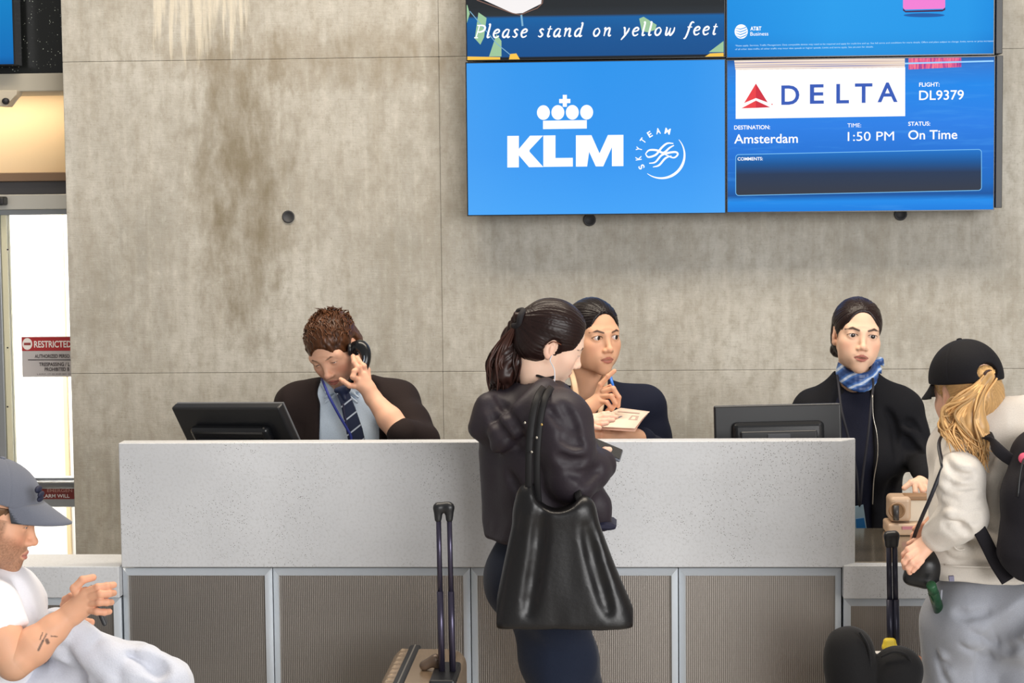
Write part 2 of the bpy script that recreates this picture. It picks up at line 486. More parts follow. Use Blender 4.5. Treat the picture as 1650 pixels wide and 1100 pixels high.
def concrete_counter():
    t = NT('pale_cast_stone'); v = t.coords(); big = t.noise(v, 2.0, 4); fine = t.noise(v, 120, 3)
    base = t.ramp(big, [(0.3, rgb(196,197,199)), (0.7, rgb(214,215,217))])
    vo = t.n('ShaderNodeTexVoronoi'); vo.inputs['Scale'].default_value = 150; t.l(v, vo.inputs['Vector'])
    spot = t.ramp(vo.outputs['Distance'], [(0.10, 1.0), (0.24, 0.0)])
    area_ = t.ramp(t.noise(v, 5.0, 4, 0.6), [(0.42, 0.0), (0.58, 1.0)])
    pits = t.math('MULTIPLY', spot, area_)
    base = t.mix(pits, base, rgb(104,102,100)); base = t.mix(t.ramp(fine, [(0.35, 0.25), (0.5, 0.0)]), base, rgb(170,169,167))
    t.set(Base_Color=base, Roughness=0.5); t.bump(t.math('SUBTRACT', t.math('MULTIPLY', fine, 0.3), pits), 0.3, 0.003)
    return t.m
def ribbed_panel():
    t = NT('taupe_ribbed_metal'); v = t.coords()
    wv = t.n('ShaderNodeTexWave', wave_type='BANDS', bands_direction='X', wave_profile='SIN'); wv.inputs['Scale'].default_value = 56; t.l(v, wv.inputs['Vector'])
    dots = t.n('ShaderNodeTexWave', wave_type='BANDS', bands_direction='Z'); dots.inputs['Scale'].default_value = 60; t.l(v, dots.inputs['Vector'])
    base = t.mix(t.ramp(wv.outputs['Fac'], [(0.2, 0.0), (0.9, 0.5)]), rgb(130,124,118), rgb(158,152,146))
    t.set(Base_Color=base, Roughness=0.36, Metallic=0.7); t.bump(t.math('ADD', wv.outputs['Fac'], t.math('MULTIPLY', dots.outputs['Fac'], 0.2)), 0.22, 0.002)
    return t.m
def sparkle():
    t = NT('black_speckled_granite'); v = t.coords(); vo = t.n('ShaderNodeTexVoronoi'); vo.inputs['Scale'].default_value = 90; t.l(v, vo.inputs['Vector'])
    m = t.math('MULTIPLY', t.ramp(vo.outputs['Distance'], [(0.12, 1.0), (0.2, 0.0)]), t.ramp(t.noise(v, 30, 2), [(0.5, 0.0), (0.62, 1.0)]))
    t.set(Base_Color=t.mix(m, rgb(22,24,24), rgb(190,200,190)), Roughness=0.25); return t.m
M_WALL = concrete_wall(); M_STONE = concrete_counter(); M_RIB = ribbed_panel(); M_SPARK = sparkle()
M_ALU = mat('brushed_aluminium', rgb(222,228,234), 0.33, 0.45, bump=0.05, bscale=40, stretch=(1,1,12))
M_ALU2 = mat('door_aluminium', rgb(160,164,168), 0.4, 0.7)
M_DARK = mat('dark_reveal', rgb(30,30,34), 0.6)
M_BLACK = mat('black_plastic', rgb(26,27,30), 0.38)
M_BLACKG = mat('black_gloss_plastic', rgb(20,21,24), 0.22)
M_STEEL = mat('worktop_steel', rgb(176,166,150), 0.17, 0.85, bump=0.03, bscale=25)
M_FLOOR = mat('terrazzo', rgb(196,192,186), 0.35, var=0.1, bscale=60)
M_TAN = mat('tan_plaster', rgb(226,204,170), 0.7, bump=0.05)
M_BEAM = mat('grey_plaster', rgb(170,164,150), 0.7)
M_WHITE = mat('white_paint', rgb(240,240,236), 0.5)

# ---------------------------------------------------------------- structure
YW = 8.0; YC = 5.70
setp(box('floor', (-6, -8, -0.08), (6, 9.2, 0), M_FLOOR), kind='structure')
xl = at(110, 450, YW)[0]
wb = setp(box('wall_back', (xl+0.01, YW+0.012, 0), (4.2, YW+0.34, 4.2), mat('joint_backing_concrete', rgb(140,133,120), 0.9)), kind='structure')  # plain concrete backing slab behind the panel joints
zs = [0.0, 1.276, at(400, 96, YW)[2], 4.2]; xs = [xl, at(711, 400, YW)[0], 1.73, 4.2]
for j in range(3):
    for i in range(3):
        box('concrete_panel', (xs[i]+(0.0 if i == 0 else 0.0003), YW, zs[j]+0.0003), (xs[i+1]-0.0003, YW+0.34 if i == 0 else YW+0.3, zs[j+1]-0.0003), M_WALL, wb, bevel=0.0028, seg=2)
M_HOLE = mat('tie_hole_plug', rgb(52,52,54), 0.6)
for px, py in ((465, 349), (950, 354), (1451, 345)):
    p = A(px, py, YW)
    lathe('tie_hole_plug', [(0.025, -0.004), (0.0255, -0.006), (0.021, -0.007), (0.017, -0.002), (0.005, -0.002)], p, M_HOLE, wb, axis='y')

# left bay with the restricted door
YD = 8.6
def zpx(py, Y, px=60): return at(px, py, Y)[2]
def xpx(px, Y, py=500): return at(px, py, Y)[0]
XL = -6.0; XR = xl+0.25
setp(box('wall_left', (XL, YD-0.02, zpx(278, YD)), (XR, YD+0.2, zpx(100, YD)), M_TAN), kind='structure')
setp(box('trim_1', (XL, 8.2, zpx(147, 8.2)), (XR, 8.7, zpx(118, 8.2)), M_BEAM, bevel=0.004), kind='structure')
sp = setp(box('wall_upper', (XL, 8.26, zpx(118, 8.2)), (XR, 8.7, 4.2), M_SPARK), kind='structure')
setp(box('trim_2', (XL, YD-0.06, zpx(292, YD)), (XR, YD+0.1, zpx(278, YD)), mat('bronze_trim', rgb(120,98,80), 0.5), bevel=0.003), kind='structure')
setp(box('trim_3', (XL, YD-0.03, zpx(313, YD)), (XR, YD+0.1, zpx(292, YD)), mat('grey_metal', rgb(92,90,92), 0.45, 0.5), bevel=0.002), kind='structure')
l = area('soffit_strip_light', (-2.85, 8.42, zpx(147, 8.3)-0.02), (-2.85, 8.62, 1.9), 1.0, 0.06, 2.6, (1.0, 0.80, 0.55))
d1 = empty('door_1', (xpx(60, YD), YD, 0), kind='structure')
xd0, xd1 = xpx(-140, YD), XR
box('door_header', (xd0, YD-0.05, zpx(337, YD)), (xd1, YD+0.06, zpx(313, YD)), mat('pale_metal', rgb(205,205,200), 0.35, 0.5), d1, bevel=0.003)
box('door_closer', (xpx(-60, YD), YD-0.12, zpx(330, YD)), (xpx(24, YD), YD-0.05, zpx(316, YD)), M_DARK, d1, bevel=0.008)
box('top_rail', (xd0, YD-0.03, zpx(346, YD)), (xd1, YD+0.03, zpx(337, YD)), M_ALU2, d1, bevel=0.002)
box('stile', (xpx(-12, YD), YD-0.04, 0), (xpx(8, YD), YD+0.04, zpx(337, YD)), M_ALU2, d1, bevel=0.003)
sr = box('weather_strip', (xpx(8, YD), YD-0.025, 0), (xpx(17, YD), YD+0.03, zpx(342, YD)), mat('cream_strip', rgb(222,218,190), 0.5), d1, bevel=0.002)
for py in (402, 560, 655, 748):
    p = A(12.5, py, YD-0.025); lathe('screw', [(0.004, -0.002), (0.003, -0.003)], p, M_DARK, sr, seg=10, axis='y')
zr0, zr1 = zpx(815, YD), zpx(768, YD)
bar = box('lock_rail', (xpx(17, YD), YD-0.03, zr0), (xd1, YD+0.03, zr1), M_ALU2, d1, bevel=0.003)
box('push_bar', (xpx(20, YD), YD-0.09, zpx(783, YD)), (xd1, YD-0.04, zpx(771, YD)), mat('push_bar_metal', rgb(120,122,124), 0.3, 0.8), bar, bevel=0.012, seg=3, smooth=False)
M_GLASS = NT('door_glass'); M_GLASS.set(Base_Color=(1,1,1), Roughness=0.0); M_GLASS.b.inputs['Transmission Weight'].default_value = 1.0; M_GLASS.b.inputs['IOR'].default_value = 1.02; M_GLASS = M_GLASS.m
box('pane', (xpx(17, YD), YD-0.004, zr1), (xd1, YD+0.004, zpx(346, YD)), M_GLASS, d1)
box('pane', (xpx(17, YD), YD-0.004, 0.1), (xd1, YD+0.004, zr0), M_GLASS, d1)
box('bottom_rail', (xpx(17, YD), YD-0.03, 0.0), (xd1, YD+0.03, 0.1), M_ALU2, d1, bevel=0.002)
setp(box('wall_door_side', (XL, YD-0.02, 0), (xpx(-140, YD)-0.001, YD+0.2, zpx(313, YD)), M_TAN), kind='structure')
# sunlit boarding bridge seen through the door
jb = setp(box('wall_outside', (-4.6, 10.4, -0.05), (-1.6, 10.5, 3.6), M_WHITE), kind='structure')
box('panel_joint_strip', (xpx(99, 10.38), 10.37, 0), (xpx(105, 10.38), 10.40, 3.6), mat('tan_strip', rgb(214,190,150), 0.6), jb)
area('bridge_daylight', (-3.0, 9.15, 3.1), (-3.0, 10.4, 1.2), 2.2, 0.6, 260, (1,1,1))
# notices
YS = YD-0.012
sg = empty('notice_sign', A(73, 606, YS), 'red and grey restricted area notice stuck on the door glass', 'sign')
xs0, xs1 = xpx(33, YS), xpx(150, YS)
def zs_(py): return at(73, py, YS)[2]
box('sign_plate', (xs0, YS, zs_(607)), (xs1, YS+0.006, zs_(542)), mat('sign_grey', rgb(196,192,194), 0.5), sg, bevel=0.002)
box('red_header', (xs0+0.002, YS-0.001, zs_(565)), (xs1-0.002, YS, zs_(543)), mat('sign_red', rgb(176,42,46), 0.5), sg)
M_SW = mat('print_white', rgb(245,240,238), 0.5); M_SK = mat('print_dark', rgb(66,58,60), 0.6)
flat_poly('no_entry_disc', [pxpoly(circ(44, 554, 8, 9.5), YS-0.0015)], YS-0.0015, M_SW, sg)
flat_poly('no_entry_bar', [pxpoly([(38.5,552),(49.5,552),(49.5,556),(38.5,556)], YS-0.002)], YS-0.002, mat('sign_red2', rgb(150,60,60), 0.5), sg)
def ptxt(s, px, py, hpx, wpx, Y, m, parent, **k):
    sc = F/Y; return text_mesh('lettering', s, at(px, py, Y), hpx/sc, m, parent, width=wpx/sc, **k)
ptxt('RESTRICTED', 55, 559.5, 11, 62, YS-0.002, M_SW, sg, fat=0.03)
ptxt('AUTHORIZED PERSO', 56, 576.5, 6, 58, YS-0.002, M_SK, sg, fat=0.03)
flat_poly('rule', [pxpoly([(45,579),(116,579),(116,580.2),(45,580.2)], YS-0.002)], YS-0.002, M_SK, sg)
ptxt('TRESPASSING / L', 63, 589.5, 6, 51, YS-0.002, M_SK, sg, fat=0.03)
ptxt('PROHIBITED B', 72, 597.5, 6, 41, YS-0.002, M_SK, sg, fat=0.03)
ptxt('L.A.M.C. 171.02 AND SEC. 21', 60, 603.8, 2.6, 55, YS-0.002, M_SK, sg)
es = empty('alarm_sign', A(85, 803, YD-0.035), 'small red emergency exit alarm sign on the door rail', 'sign')
YE = YD-0.036
box('sign_plate', (xpx(56, YE), YE, at(85, 804, YE)[2]), (xpx(135, YE), YE+0.006, at(85, 785, YE)[2]), mat('alarm_red', rgb(128,36,36), 0.45), es, bevel=0.001)
ptxt('EMERGEN', 76, 792.5, 5.5, 42, YE-0.001, mat('print_faded', rgb(205,150,140), 0.5), es, fat=0.02)
ptxt('ALARM WILL', 62, 801.5, 6, 52, YE-0.001, M_SW, es, fat=0.02)
# sensor under the beam
p = A(12, 150, 8.25)
so = empty('ceiling_sensor', p, 'beige wall mounted sensor under the beam above the door', 'sensor')
prism('housing', pxpoly([(-6,146),(32,146),(31,154),(22,160),(16,172),(2,172),(-6,160)], 8.2), 8.16, 8.24, mat('beige_plastic', rgb(186,176,158), 0.5), so, bevel=0.004)
lathe('lens', [(0.012, -0.012), (0.014, 0.0), (0.014, 0.01)], A(9, 163, 8.15), M_DARK, so, axis='y', seg=16)

# ---------------------------------------------------------------- counter
def mitre(name, oa, ob, ia, ib, y_out, y_in, yb, m, parent):
    bm = bmesh.new()
    f = [bm.verts.new((oa[0], y_out, oa[1])), bm.verts.new((ob[0], y_out, ob[1])), bm.verts.new((ib[0], y_in, ib[1])), bm.verts.new((ia[0], y_in, ia[1]))]
    b = [bm.verts.new((q[0], yb, q[1])) for q in (oa, ob, ib, ia)]
    bm.faces.new(f); bm.faces.new(b[::-1])
    for i in range(4): bm.faces.new((f[i], b[i], b[(i+1)%4], f[(i+1)%4]))
    return from_bm(name, bm, m, parent)
def cabinet(x0, x1, z1, Y, label, wd=0.019):
    c = empty('cabinet', ((x0+x1)/2, Y+0.2, 0), label, 'cabinet', 'metal clad cabinets under the counter')
    z0 = 0.08; yo, yi, yb = Y+0.014, Y-0.004, Y+0.05
    mitre('frame_rail', (x0,z1), (x1,z1), (x0+wd,z1-wd), (x1-wd,z1-wd), yo, yi, yb, M_ALU, c)
    mitre('frame_rail', (x0,z0), (x1,z0), (x0+wd,z0+wd), (x1-wd,z0+wd), yo, yi, yb, M_ALU, c)
    mitre('frame_stile', (x0,z0), (x0,z1), (x0+wd,z0+wd), (x0+wd,z1-wd), yo, yi, yb, M_ALU, c)
    mitre('frame_stile', (x1,z0), (x1,z1), (x1-wd,z0+wd), (x1-wd,z1-wd), yo, yi, yb, M_ALU, c)
    box('ribbed_panel', (x0+wd-0.004, Y+0.008, z0+wd-0.004), (x1-wd+0.004, Y+0.03, z1-wd+0.004), M_RIB, c)
    box('carcass', (x0+0.002, yb, z0), (x1-0.002, Y+0.5, z1), M_DARK, c)
    box('plinth', (x0, Y+0.06, 0), (x1, Y+0.5, z0), M_DARK, c)
    return c
ZC = 0.904; YF = YC+0.02
bx = [at(px, 1000, YF)[0] for px in (197, 439.5, 758.5, 1093.5, 1357)]
labs = ['metal clad cabinet at the left end of the tall counter', 'metal clad cabinet behind the gold suitcase', 'metal clad cabinet behind the woman with the black tote', 'metal clad cabinet at the right end of the tall counter']
for i in range(4): cabinet(bx[i]+0.0015, bx[i+1]-0.0015, ZC, YF, labs[i])
xlo = at(192, 940, YC)[0]; xro = at(1358, 940, YC)[0]
ZL = 0.919; ZLb = at(150, 963, YC)[2]
cabinet(xlo-1.15, xlo-0.004, ZLb-0.006, YF, 'low metal clad cabinet behind the seated man')
cabinet(xro+0.006, xro+0.62, ZLb-0.006, YF, 'low metal clad cabinet behind the black neck pillow')
cabinet(xro+0.624, xro+1.3, ZLb-0.006, YF, 'low metal clad cabinet behind the girl in grey sweatpants')
# tall stone panel with a bevelled right end
zt = 1.280; zb = 0.9125; xa = at(193, 800, YC)[0]; xb = at(1357, 800, YC)[0]; xc = at(1378, 780, YC+0.05)[0]
bm = bmesh.new(); pl = [(xa, YC), (xb, YC), (xc, YC+0.05), (xc, YC+0.062), (xa, YC+0.062)]
lo_ = [bm.verts.new((x, y, zb)) for x, y in pl]; hi_ = [bm.verts.new((x, y, zt)) for x, y in pl]
bm.faces.new(lo_); bm.faces.new(hi_[::-1])
for i in range(5): bm.faces.new((lo_[i], lo_[(i+1)%5], hi_[(i+1)%5], hi_[i]))
setp(from_bm('counter_panel', bm, M_STONE, None, bevel=0.002, seg=1), 'tall pale stone front panel of the check-in counter', 'counter')
setp(box('low_counter_slab', (xlo-1.2, YC, ZLb), (xlo, YC+0.20, ZL-0.004), M_STONE, bevel=0.003), 'low pale stone ledge at the left end of the counter', 'counter')
lc = empty('low_counter', ((xro+2.0)/2, YC+0.3, ZLb), 'low counter section with steel top at the right end', 'counter')
box('front_slab', (xro+0.002, YC, ZLb), (xro+1.35, YC+0.05, ZL-0.002), M_STONE, lc, bevel=0.002)
box('steel_top', (xro+0.01, YC+0.052, ZLb+0.03), (xro+1.35, 6.33, ZL), M_STEEL, lc, bevel=0.002)
setp(box('desk_worktop', (xa+0.02, YC+0.07, 0.906), (xro+0.005, 6.33, ZL), mat('desk_laminate', rgb(70,66,62), 0.5), bevel=0.002), 'dark worktop behind the tall stone panel', 'desk')

# ---------------------------------------------------------------- monitors on the desk
def monitor(corner_tl, corner_tr, corner_bl, Hm, label, toward):
    # built in its own frame: x along the top edge, z up the screen, y away from the viewer (towards the agent)
    tl, tr, bl = Vector(corner_tl), Vector(corner_tr), Vector(corner_bl)
    ex = (tr-tl).normalized(); ez = (tl-bl); ez = (ez-ex*ez.dot(ex)).normalized(); ey = ez.cross(ex)
    W = (tr-tl).length
    M = Matrix(((ex.x, ey.x, ez.x, tl.x), (ex.y, ey.y, ez.y, tl.y), (ex.z, ey.z, ez.z, tl.z), (0,0,0,1)))
    c = tl+ex*W/2-ez*Hm*0.75; zdesk = ZL
    r = empty('monitor', (c.x, c.y, zdesk), label, 'monitor', 'monitors on the agent desk')
    box('back_shell', (0, 0, -Hm), (W, 0.028, 0), M_BLACK, r, bevel=0.006, M=M, seg=3)
    box('front_bezel', (0.002, 0.028, -Hm+0.002), (W-0.002, 0.034, -0.002), mat('bezel_edge', rgb(120,122,126), 0.35, 0.4), r, M=M)
    box('screen', (0.014, 0.0335, -Hm+0.02), (W-0.014, 0.0355, -0.014), mat('dark_screen', rgb(16,18,22), 0.12), r, M=M)
    bg = box('back_bulge', (W*0.14, -0.03, -Hm*0.93), (W*0.86, 0.004, -Hm*0.20), M_BLACKG, r, bevel=0.016, M=M, seg=4)
    box('raised_ridge', (W*0.20, -0.038, -Hm*0.90), (W*0.80, -0.026, -Hm*0.31), M_BLACK, r, bevel=0.005, M=M, seg=3)
    box('vent_slot', (W*0.41, -0.042, -Hm*0.40), (W*0.59, -0.036, -Hm*0.345), mat('vent_grey', rgb(74,76,82), 0.4), r, bevel=0.002, M=M)
    a = M @ Vector((W*0.5, -0.02, -Hm*0.7)); base = Vector((a.x, a.y-0.01, zdesk))
    tube('stand_neck', [a, (a+base)/2, base+Vector((0,0,0.01))], [0.028, 0.026, 0.03], M_BLACK, r, seg=12)
    lathe('stand_base', [(0.10, 0), (0.10, 0.006), (0.085, 0.012), (0.03, 0.018)], base, M_BLACK, r, seg=32)
    return r
YM = 5.96
monitor(A(275, 657, YM+0.11), A(448, 657, YM-0.11), A(298, 711, YM+0.165), 0.30, 'black flat monitor tilted back beside the man on the phone', None)
monitor(A(1150, 654, YM), A(1355, 649, YM), A(1151, 720, YM-0.01), 0.25, 'black flat monitor beside the agent with the blue scarf', None)

# ---------------------------------------------------------------- video wall
YV = 7.83
def screen_mat(name, fn, strength=1.0):
    t = NT(name); col = fn(t); t.set(Base_Color=(0.005,0.005,0.005), Roughness=0.6, Emission_Color=col); t.b.inputs['Specular IOR Level'].default_value = 0.08
    t.b.inputs['Emission Strength'].default_value = strength*0.9; return t.m
def grad(t, axis, a, b, stops):
    sp = t.n('ShaderNodeSeparateXYZ'); t.l(t.n('ShaderNodeTexCoord').outputs['Object'], sp.inputs[0])
    f = t.math('DIVIDE', t.math('SUBTRACT', sp.outputs[axis], a), b-a, True); return t.ramp(f, stops)
def display(px0, py0, px1, py1, m, label, depth=0.1, Y=YV):
    a = at(px0, (py0+py1)/2, Y); b = at(px1, (py0+py1)/2, Y); zt_ = at((px0+px1)/2, py0, Y)[2]; zb_ = at((px0+px1)/2, py1, Y)[2]
    r = empty('display_screen', ((a[0]+b[0])/2, Y+depth/2, zb_), label, 'screen', 'screens of the video wall')
    box('housing', (a[0], Y+0.004, zb_), (b[0], Y+depth, zt_), M_BLACKG, r, bevel=0.003)
    e = 0.004
    for nm, lo_, hi_ in (('bezel', (a[0], Y-0.003, zt_-e), (b[0], Y+0.004, zt_)), ('bezel', (a[0], Y-0.003, zb_), (b[0], Y+0.004, zb_+e)),
                     ('bezel', (a[0], Y-0.003, zb_+e), (a[0]+e, Y+0.004, zt_-e)), ('bezel', (b[0]-e, Y-0.003, zb_+e), (b[0], Y+0.004, zt_-e))):
        box(nm, lo_, hi_, M_BLACKG, r)
    s_ = box('screen_image', (a[0]+e, Y, zb_+e), (b[0]-e, Y+0.004, zt_-e), m, r)
    return r, s_
zz = lambda py: at(1170, py, YV)[2]
def klm(t):
    g = grad(t, 2, zz(345), zz(98), [(0, rgb(66,164,250)), (0.4, rgb(48,150,242)), (1, rgb(36,148,238))])
    h = grad(t, 0, at(752,200,YV)[0], at(1170,200,YV)[0], [(0, 0.28), (0.2, 0.12), (0.5, 0.0), (0.85, 0.05), (1, 0.2)])
    return t.mix(h, g, rgb(98,182,254))
r1, s1 = display(751.5, 97.5, 1169.5, 346, screen_mat('screen_sky_blue', klm), 'screen of the video wall showing a white crown logo on sky blue')
M_LW = emit('screen_white', (1,1,1), 1.0)
yl = YV-0.002
def pp(pts): return pxpoly(pts, yl)
# crown
polys = [pp([(875,194.5),(945.5,193.5),(945.5,207),(875,208)])]
for cx in (875.6, 898.9, 922.2, 945.3): polys.append(pp(circ(cx, 181.3-(cx-875)*0.008, 10.4, 11.8)))
polys += [pp([(901,159.5),(919,159.3),(919,166),(901,166.2)]), pp([(906.8,152.8),(913.4,152.8),(913.4,172),(906.8,172)])]
flat_poly('crown_emblem', polys, yl, M_LW, s1)
K = [[(817.5,219),(836,218.8),(836,240),(854,218.6),(875,218.4),(852,243),(875.5,269),(852.5,269.3),(836,250),(836,269.5),(817.5,269.7)]]
L = [[(875.5,218.3),(895,218),(895,254.5),(923,254.2),(923,268.2),(875.5,268.8)]]
Mm = [[(928,218),(953,217.8),(966,247),(979.5,217.5),(1004.5,217.2),(1004.5,267.5),(986,267.7),(986,237),(972,268),(960,268),(946,237.5),(946,268.2),(928,268.4)]]
for q in (K, L, Mm): flat_poly('lettering', [pp(q[0])], yl, M_LW, s1)
# round alliance mark
cx, cy = 1065.5, 249.5
R0 = 37.5
pts = [(cx+R0*math.cos(a), cy+R0*math.sin(a)) for a in np.radians(np.linspace(-41, 127, 40))]
flat_poly('ring_arc', [pp(q) for q in stroke(pts, [0.8, 2.6, 4.2, 4.2, 2.8, 0.8])], yl, M_LW, s1)
def wavy(off, a, b):
    P = spline([(cx-26+off[0], cy+4+off[1]), (cx-14+off[0], cy-3+off[1]), (cx-2+off[0], cy-2+off[1]), (cx+8+off[0], cy-12+off[1]), (cx+20+off[0], cy-13+off[1])], 8)
    return stroke(P, [1.2, 3.0, 3.6, 3.0, 1.2])
loops = []
loops += stroke(spline([(1040,248),(1046,242),(1058,242),(1069,246),(1079,238),(1086,234)], 8), [1.5,3,3.4,3,1.5])
loops += stroke(spline([(1040,248),(1045,253),(1057,249),(1066,238),(1075,231),(1085,231)], 8), [1.5,3,3.4,3,1.5])
loops += stroke(spline([(1046,263),(1056,261),(1066,250),(1078,246),(1089,245),(1092,249),(1085,254),(1072,249)], 8), [1.5,3,3.4,3,2.6,1.6])
loops += stroke(spline([(1052,269),(1062,266),(1072,255),(1082,251)], 8), [1.2,3,3.2,1.2])
flat_poly('ribbon_emblem', [pp(q) for q in loops], yl, M_LW, s1)
for ch, ang in zip('SKYTEAM', (-209, -187, -165, -143, -121, -99.5, -77)):
    a = math.radians(ang); ctr = (cx+2+34.5*math.cos(a), cy+34.5*math.sin(a)); sc = F/yl
    ra = a+PI/2; hw = {'M': 5.0, 'A': 4.2}.get(ch, 3.6)
    base = (ctr[0]-hw*math.cos(ra), ctr[1]-hw*math.sin(ra))
    text_mesh('lettering', ch, at(base[0], base[1], yl), 9.5/sc, M_LW, s1, fat=0.035, width=hw*1.75/sc, rot=-ra)

# flight information screen
def info(t):
    g = grad(t, 2, zz(338), zz(92), [(0, rgb(20,128,226)), (0.05, rgb(24,140,236)), (0.09, rgb(14,84,160)), (0.16, rgb(16,106,194)), (0.3, rgb(24,110,208)), (0.55, rgb(38,128,232)), (0.8, rgb(20,136,236)), (0.93, rgb(44,124,214)), (1, rgb(12,66,130))])
    n = t.noise(t.coords((2,1,22), rot=(0,0.12,0)), 2.0, 3); return t.mix(t.ramp(n, [(0.55, 0.0), (0.7, 0.3)]), g, rgb(70,160,244))
r2, s2 = display(1170.5, 93, 1603, 341, screen_mat('screen_flight_info', info), 'screen of the video wall with the flight number and destination')
box('edge_trim', (at(1603.5, 200, YV)[0], YV-0.02, zz(339)), (at(1614, 200, YV)[0], YV+0.12, zz(96.2)), M_BLACK, r2, bevel=0.002)
flat_poly('logo_box', [pp([(1185.5,112),(1458.5,108),(1458.5,187),(1185.5,191.5)])], yl, M_LW, s2)
flat_poly('streaked_band', [pp([(1183,96.8),(1458,94),(1458,109),(1185,113)])], yl, screen_mat('screen_streaks', lambda t: t.ramp(t.noise(t.coords((0.4,1,90), rot=(0,0.012,0)), 3.0, 3), [(0.35, rgb(90,110,190)), (0.45, rgb(232,205,180)), (0.6, rgb(250,240,232)), (0.7, rgb(190,170,190))])), s2)
flat_poly('pink_block', [pp([(1464,93.8),(1549,92.8),(1549,108),(1464,112)])], yl, screen_mat('screen_pink', lambda t: t.ramp(t.noise(t.coords((70,1,10)), 3.0, 3), [(0.35, rgb(150,60,150)), (0.5, rgb(236,96,142)), (0.65, rgb(250,130,150))])), s2)
flat_poly('light_streak', [pp([(1458,101),(1601,97),(1601,99.5),(1458,103.5)])], yl-0.0004, emit('screen_streak', rgb(150,205,255), 1.0), s2)
y2 = yl-0.0006
M_DR = emit('screen_red', rgb(226,58,66), 1.0); M_DR2 = emit('screen_red_dark', rgb(200,38,58), 1.0); M_DB = emit('screen_navy', rgb(44,84,176), 1.0)
def pp2(pts): return pxpoly(pts, y2)
flat_poly('triangle_emblem', [pp2([(1218,134.5),(1218,158),(1199,166)]), pp2([(1218,162),(1218,173.8),(1194.5,174.5)])], y2, M_DR, s2)
flat_poly('triangle_emblem', [pp2([(1218,134.5),(1237,165),(1218,158)]), pp2([(1218,162),(1241,172.8),(1218,173.8)])], y2, M_DR2, s2)
flat_poly('mark_dot', [pp2(circ(1244, 168, 1.1, n=8))], y2, M_DR, s2)
for ch, x0, wd_, yb_ in (('D', 1259, 28.5, 168.3), ('E', 1305, 22, 166.6), ('L', 1347.5, 20, 166), ('T', 1377.5, 27.5, 165.2), ('A', 1414, 31.5, 164)):
    text_mesh('lettering', ch, at(x0, yb_, y2), 31.5*y2/F, M_DB, s2, fat=0.022, width=wd_*y2/F)
def st(s, x, yb_, h_, w_, fat=0.02, par_=None, m=None): ptxt(s, x, yb_, h_, w_, y2, m or M_LW, par_ or s2, fat=fat)
st('FLIGHT:', 1481, 139.5, 6.5, 32); st('DL9379', 1481, 161, 15.5, 70, 0.012)
st('DESTINATION:', 1183, 208.5, 6.5, 57); st('Amsterdam', 1183, 231, 15, 101, 0.014)
st('TIME:', 1365.5, 205, 6.5, 21.5, 0.0); st('1:50 PM', 1366, 227, 15, 73, 0.0)
st('STATUS:', 1463.5, 202.5, 6.5, 34.5); st('On Time', 1463.5, 224.5, 15, 77, 0.014)
def rrect(x0, y0, x1, y1, r, dy):
    q = []
    for cx_, cy_, a0 in ((x1-r, y0+r, -90), (x1-r, y1-r, 0), (x0+r, y1-r, 90), (x0+r, y0+r, 180)):
        for a in np.radians(np.linspace(a0, a0+90, 6)): q.append((cx_+r*math.cos(a), cy_+r*math.sin(a)+dy*(cx_-x0)/(x1-x0)))
    return q
bx_ = rrect(1185.5, 249, 1581.5, 315, 5, -8.5)
flat_poly('comments_box', [pxpoly(bx_, yl)], yl, screen_mat('screen_comments', lambda t: grad(t, 2, zz(311), zz(245), [(0, rgb(50,56,70)), (0.45, rgb(36,56,86)), (0.7, rgb(14,84,150)), (1, rgb(20,116,206))])), s2)
flat_poly('box_outline', [pp2(q) for q in stroke(bx_+[bx_[0]], 1.0)], y2, emit('screen_outline', rgb(120,190,240), 1.0), s2)
st('COMMENTS:', 1188.5, 258.5, 5.2, 40)

# upper left: queue instruction
def queue(t):
    return grad(t, 2, zz(97), zz(-10), [(0, rgb(16,22,28)), (0.085, rgb(18,24,30)), (0.1, rgb(0,78,142)), (0.45, rgb(0,84,150)), (0.68, rgb(0,96,164)), (0.72, rgb(38,46,54)), (0.85, rgb(30,36,42))])
r3, s3 = display(750, -140, 1168.5, 95.5, screen_mat('screen_queue', queue), 'screen of the video wall asking to stand on yellow feet')
flat_poly('white_shape', [pp([(771,-4),(873,-4),(872,6),(842,21),(828,22)])], yl, emit('screen_offwhite', rgb(236,232,232), 1.0), s3)
flat_poly('white_shape_edge', [pp(q) for q in stroke([(768,0),(826,21.5),(838,24),(866,13),(874,5),(875,-4)], 1.6)], yl-0.0003, emit('screen_brown', rgb(120,90,80), 1.0), s3)
YEL = emit('screen_yellow', rgb(240,190,70), 1.0); GRN = emit('screen_green', rgb(150,190,150), 1.0)
for q_ in [pp([(753,91),(806,92),(806,96),(753,97)]), pp([(822,87),(832,86),(838,96),(820,96)]), pp([(1133,93),(1144,86),(1166,85),(1166,92)])]: flat_poly('yellow_foot_shape', [q_], yl, YEL, s3)
for q_ in [pp([(771,20),(784,29),(780,60),(774,72),(765,62)]), pp([(753,8),(757,22),(752,38),(752,8)]), pp([(800,55),(808,66),(808,91),(788,91)]), pp([(1030,30),(1037,27),(1058,40),(1056,48),(1044,52),(1034,50)]), pp([(1142,84),(1166,66),(1166,84)])]: flat_poly('green_shape', [q_], yl, GRN, s3)
for st_ in (stroke([(757,18),(772,36),(800,70),(822,88)], 1.3), stroke([(840,24),(842,42)], 3.0)): flat_poly('foot_outline', [pp(q) for q in st_], yl-0.0003, emit('screen_pale', rgb(120,170,200), 1.0), s3)
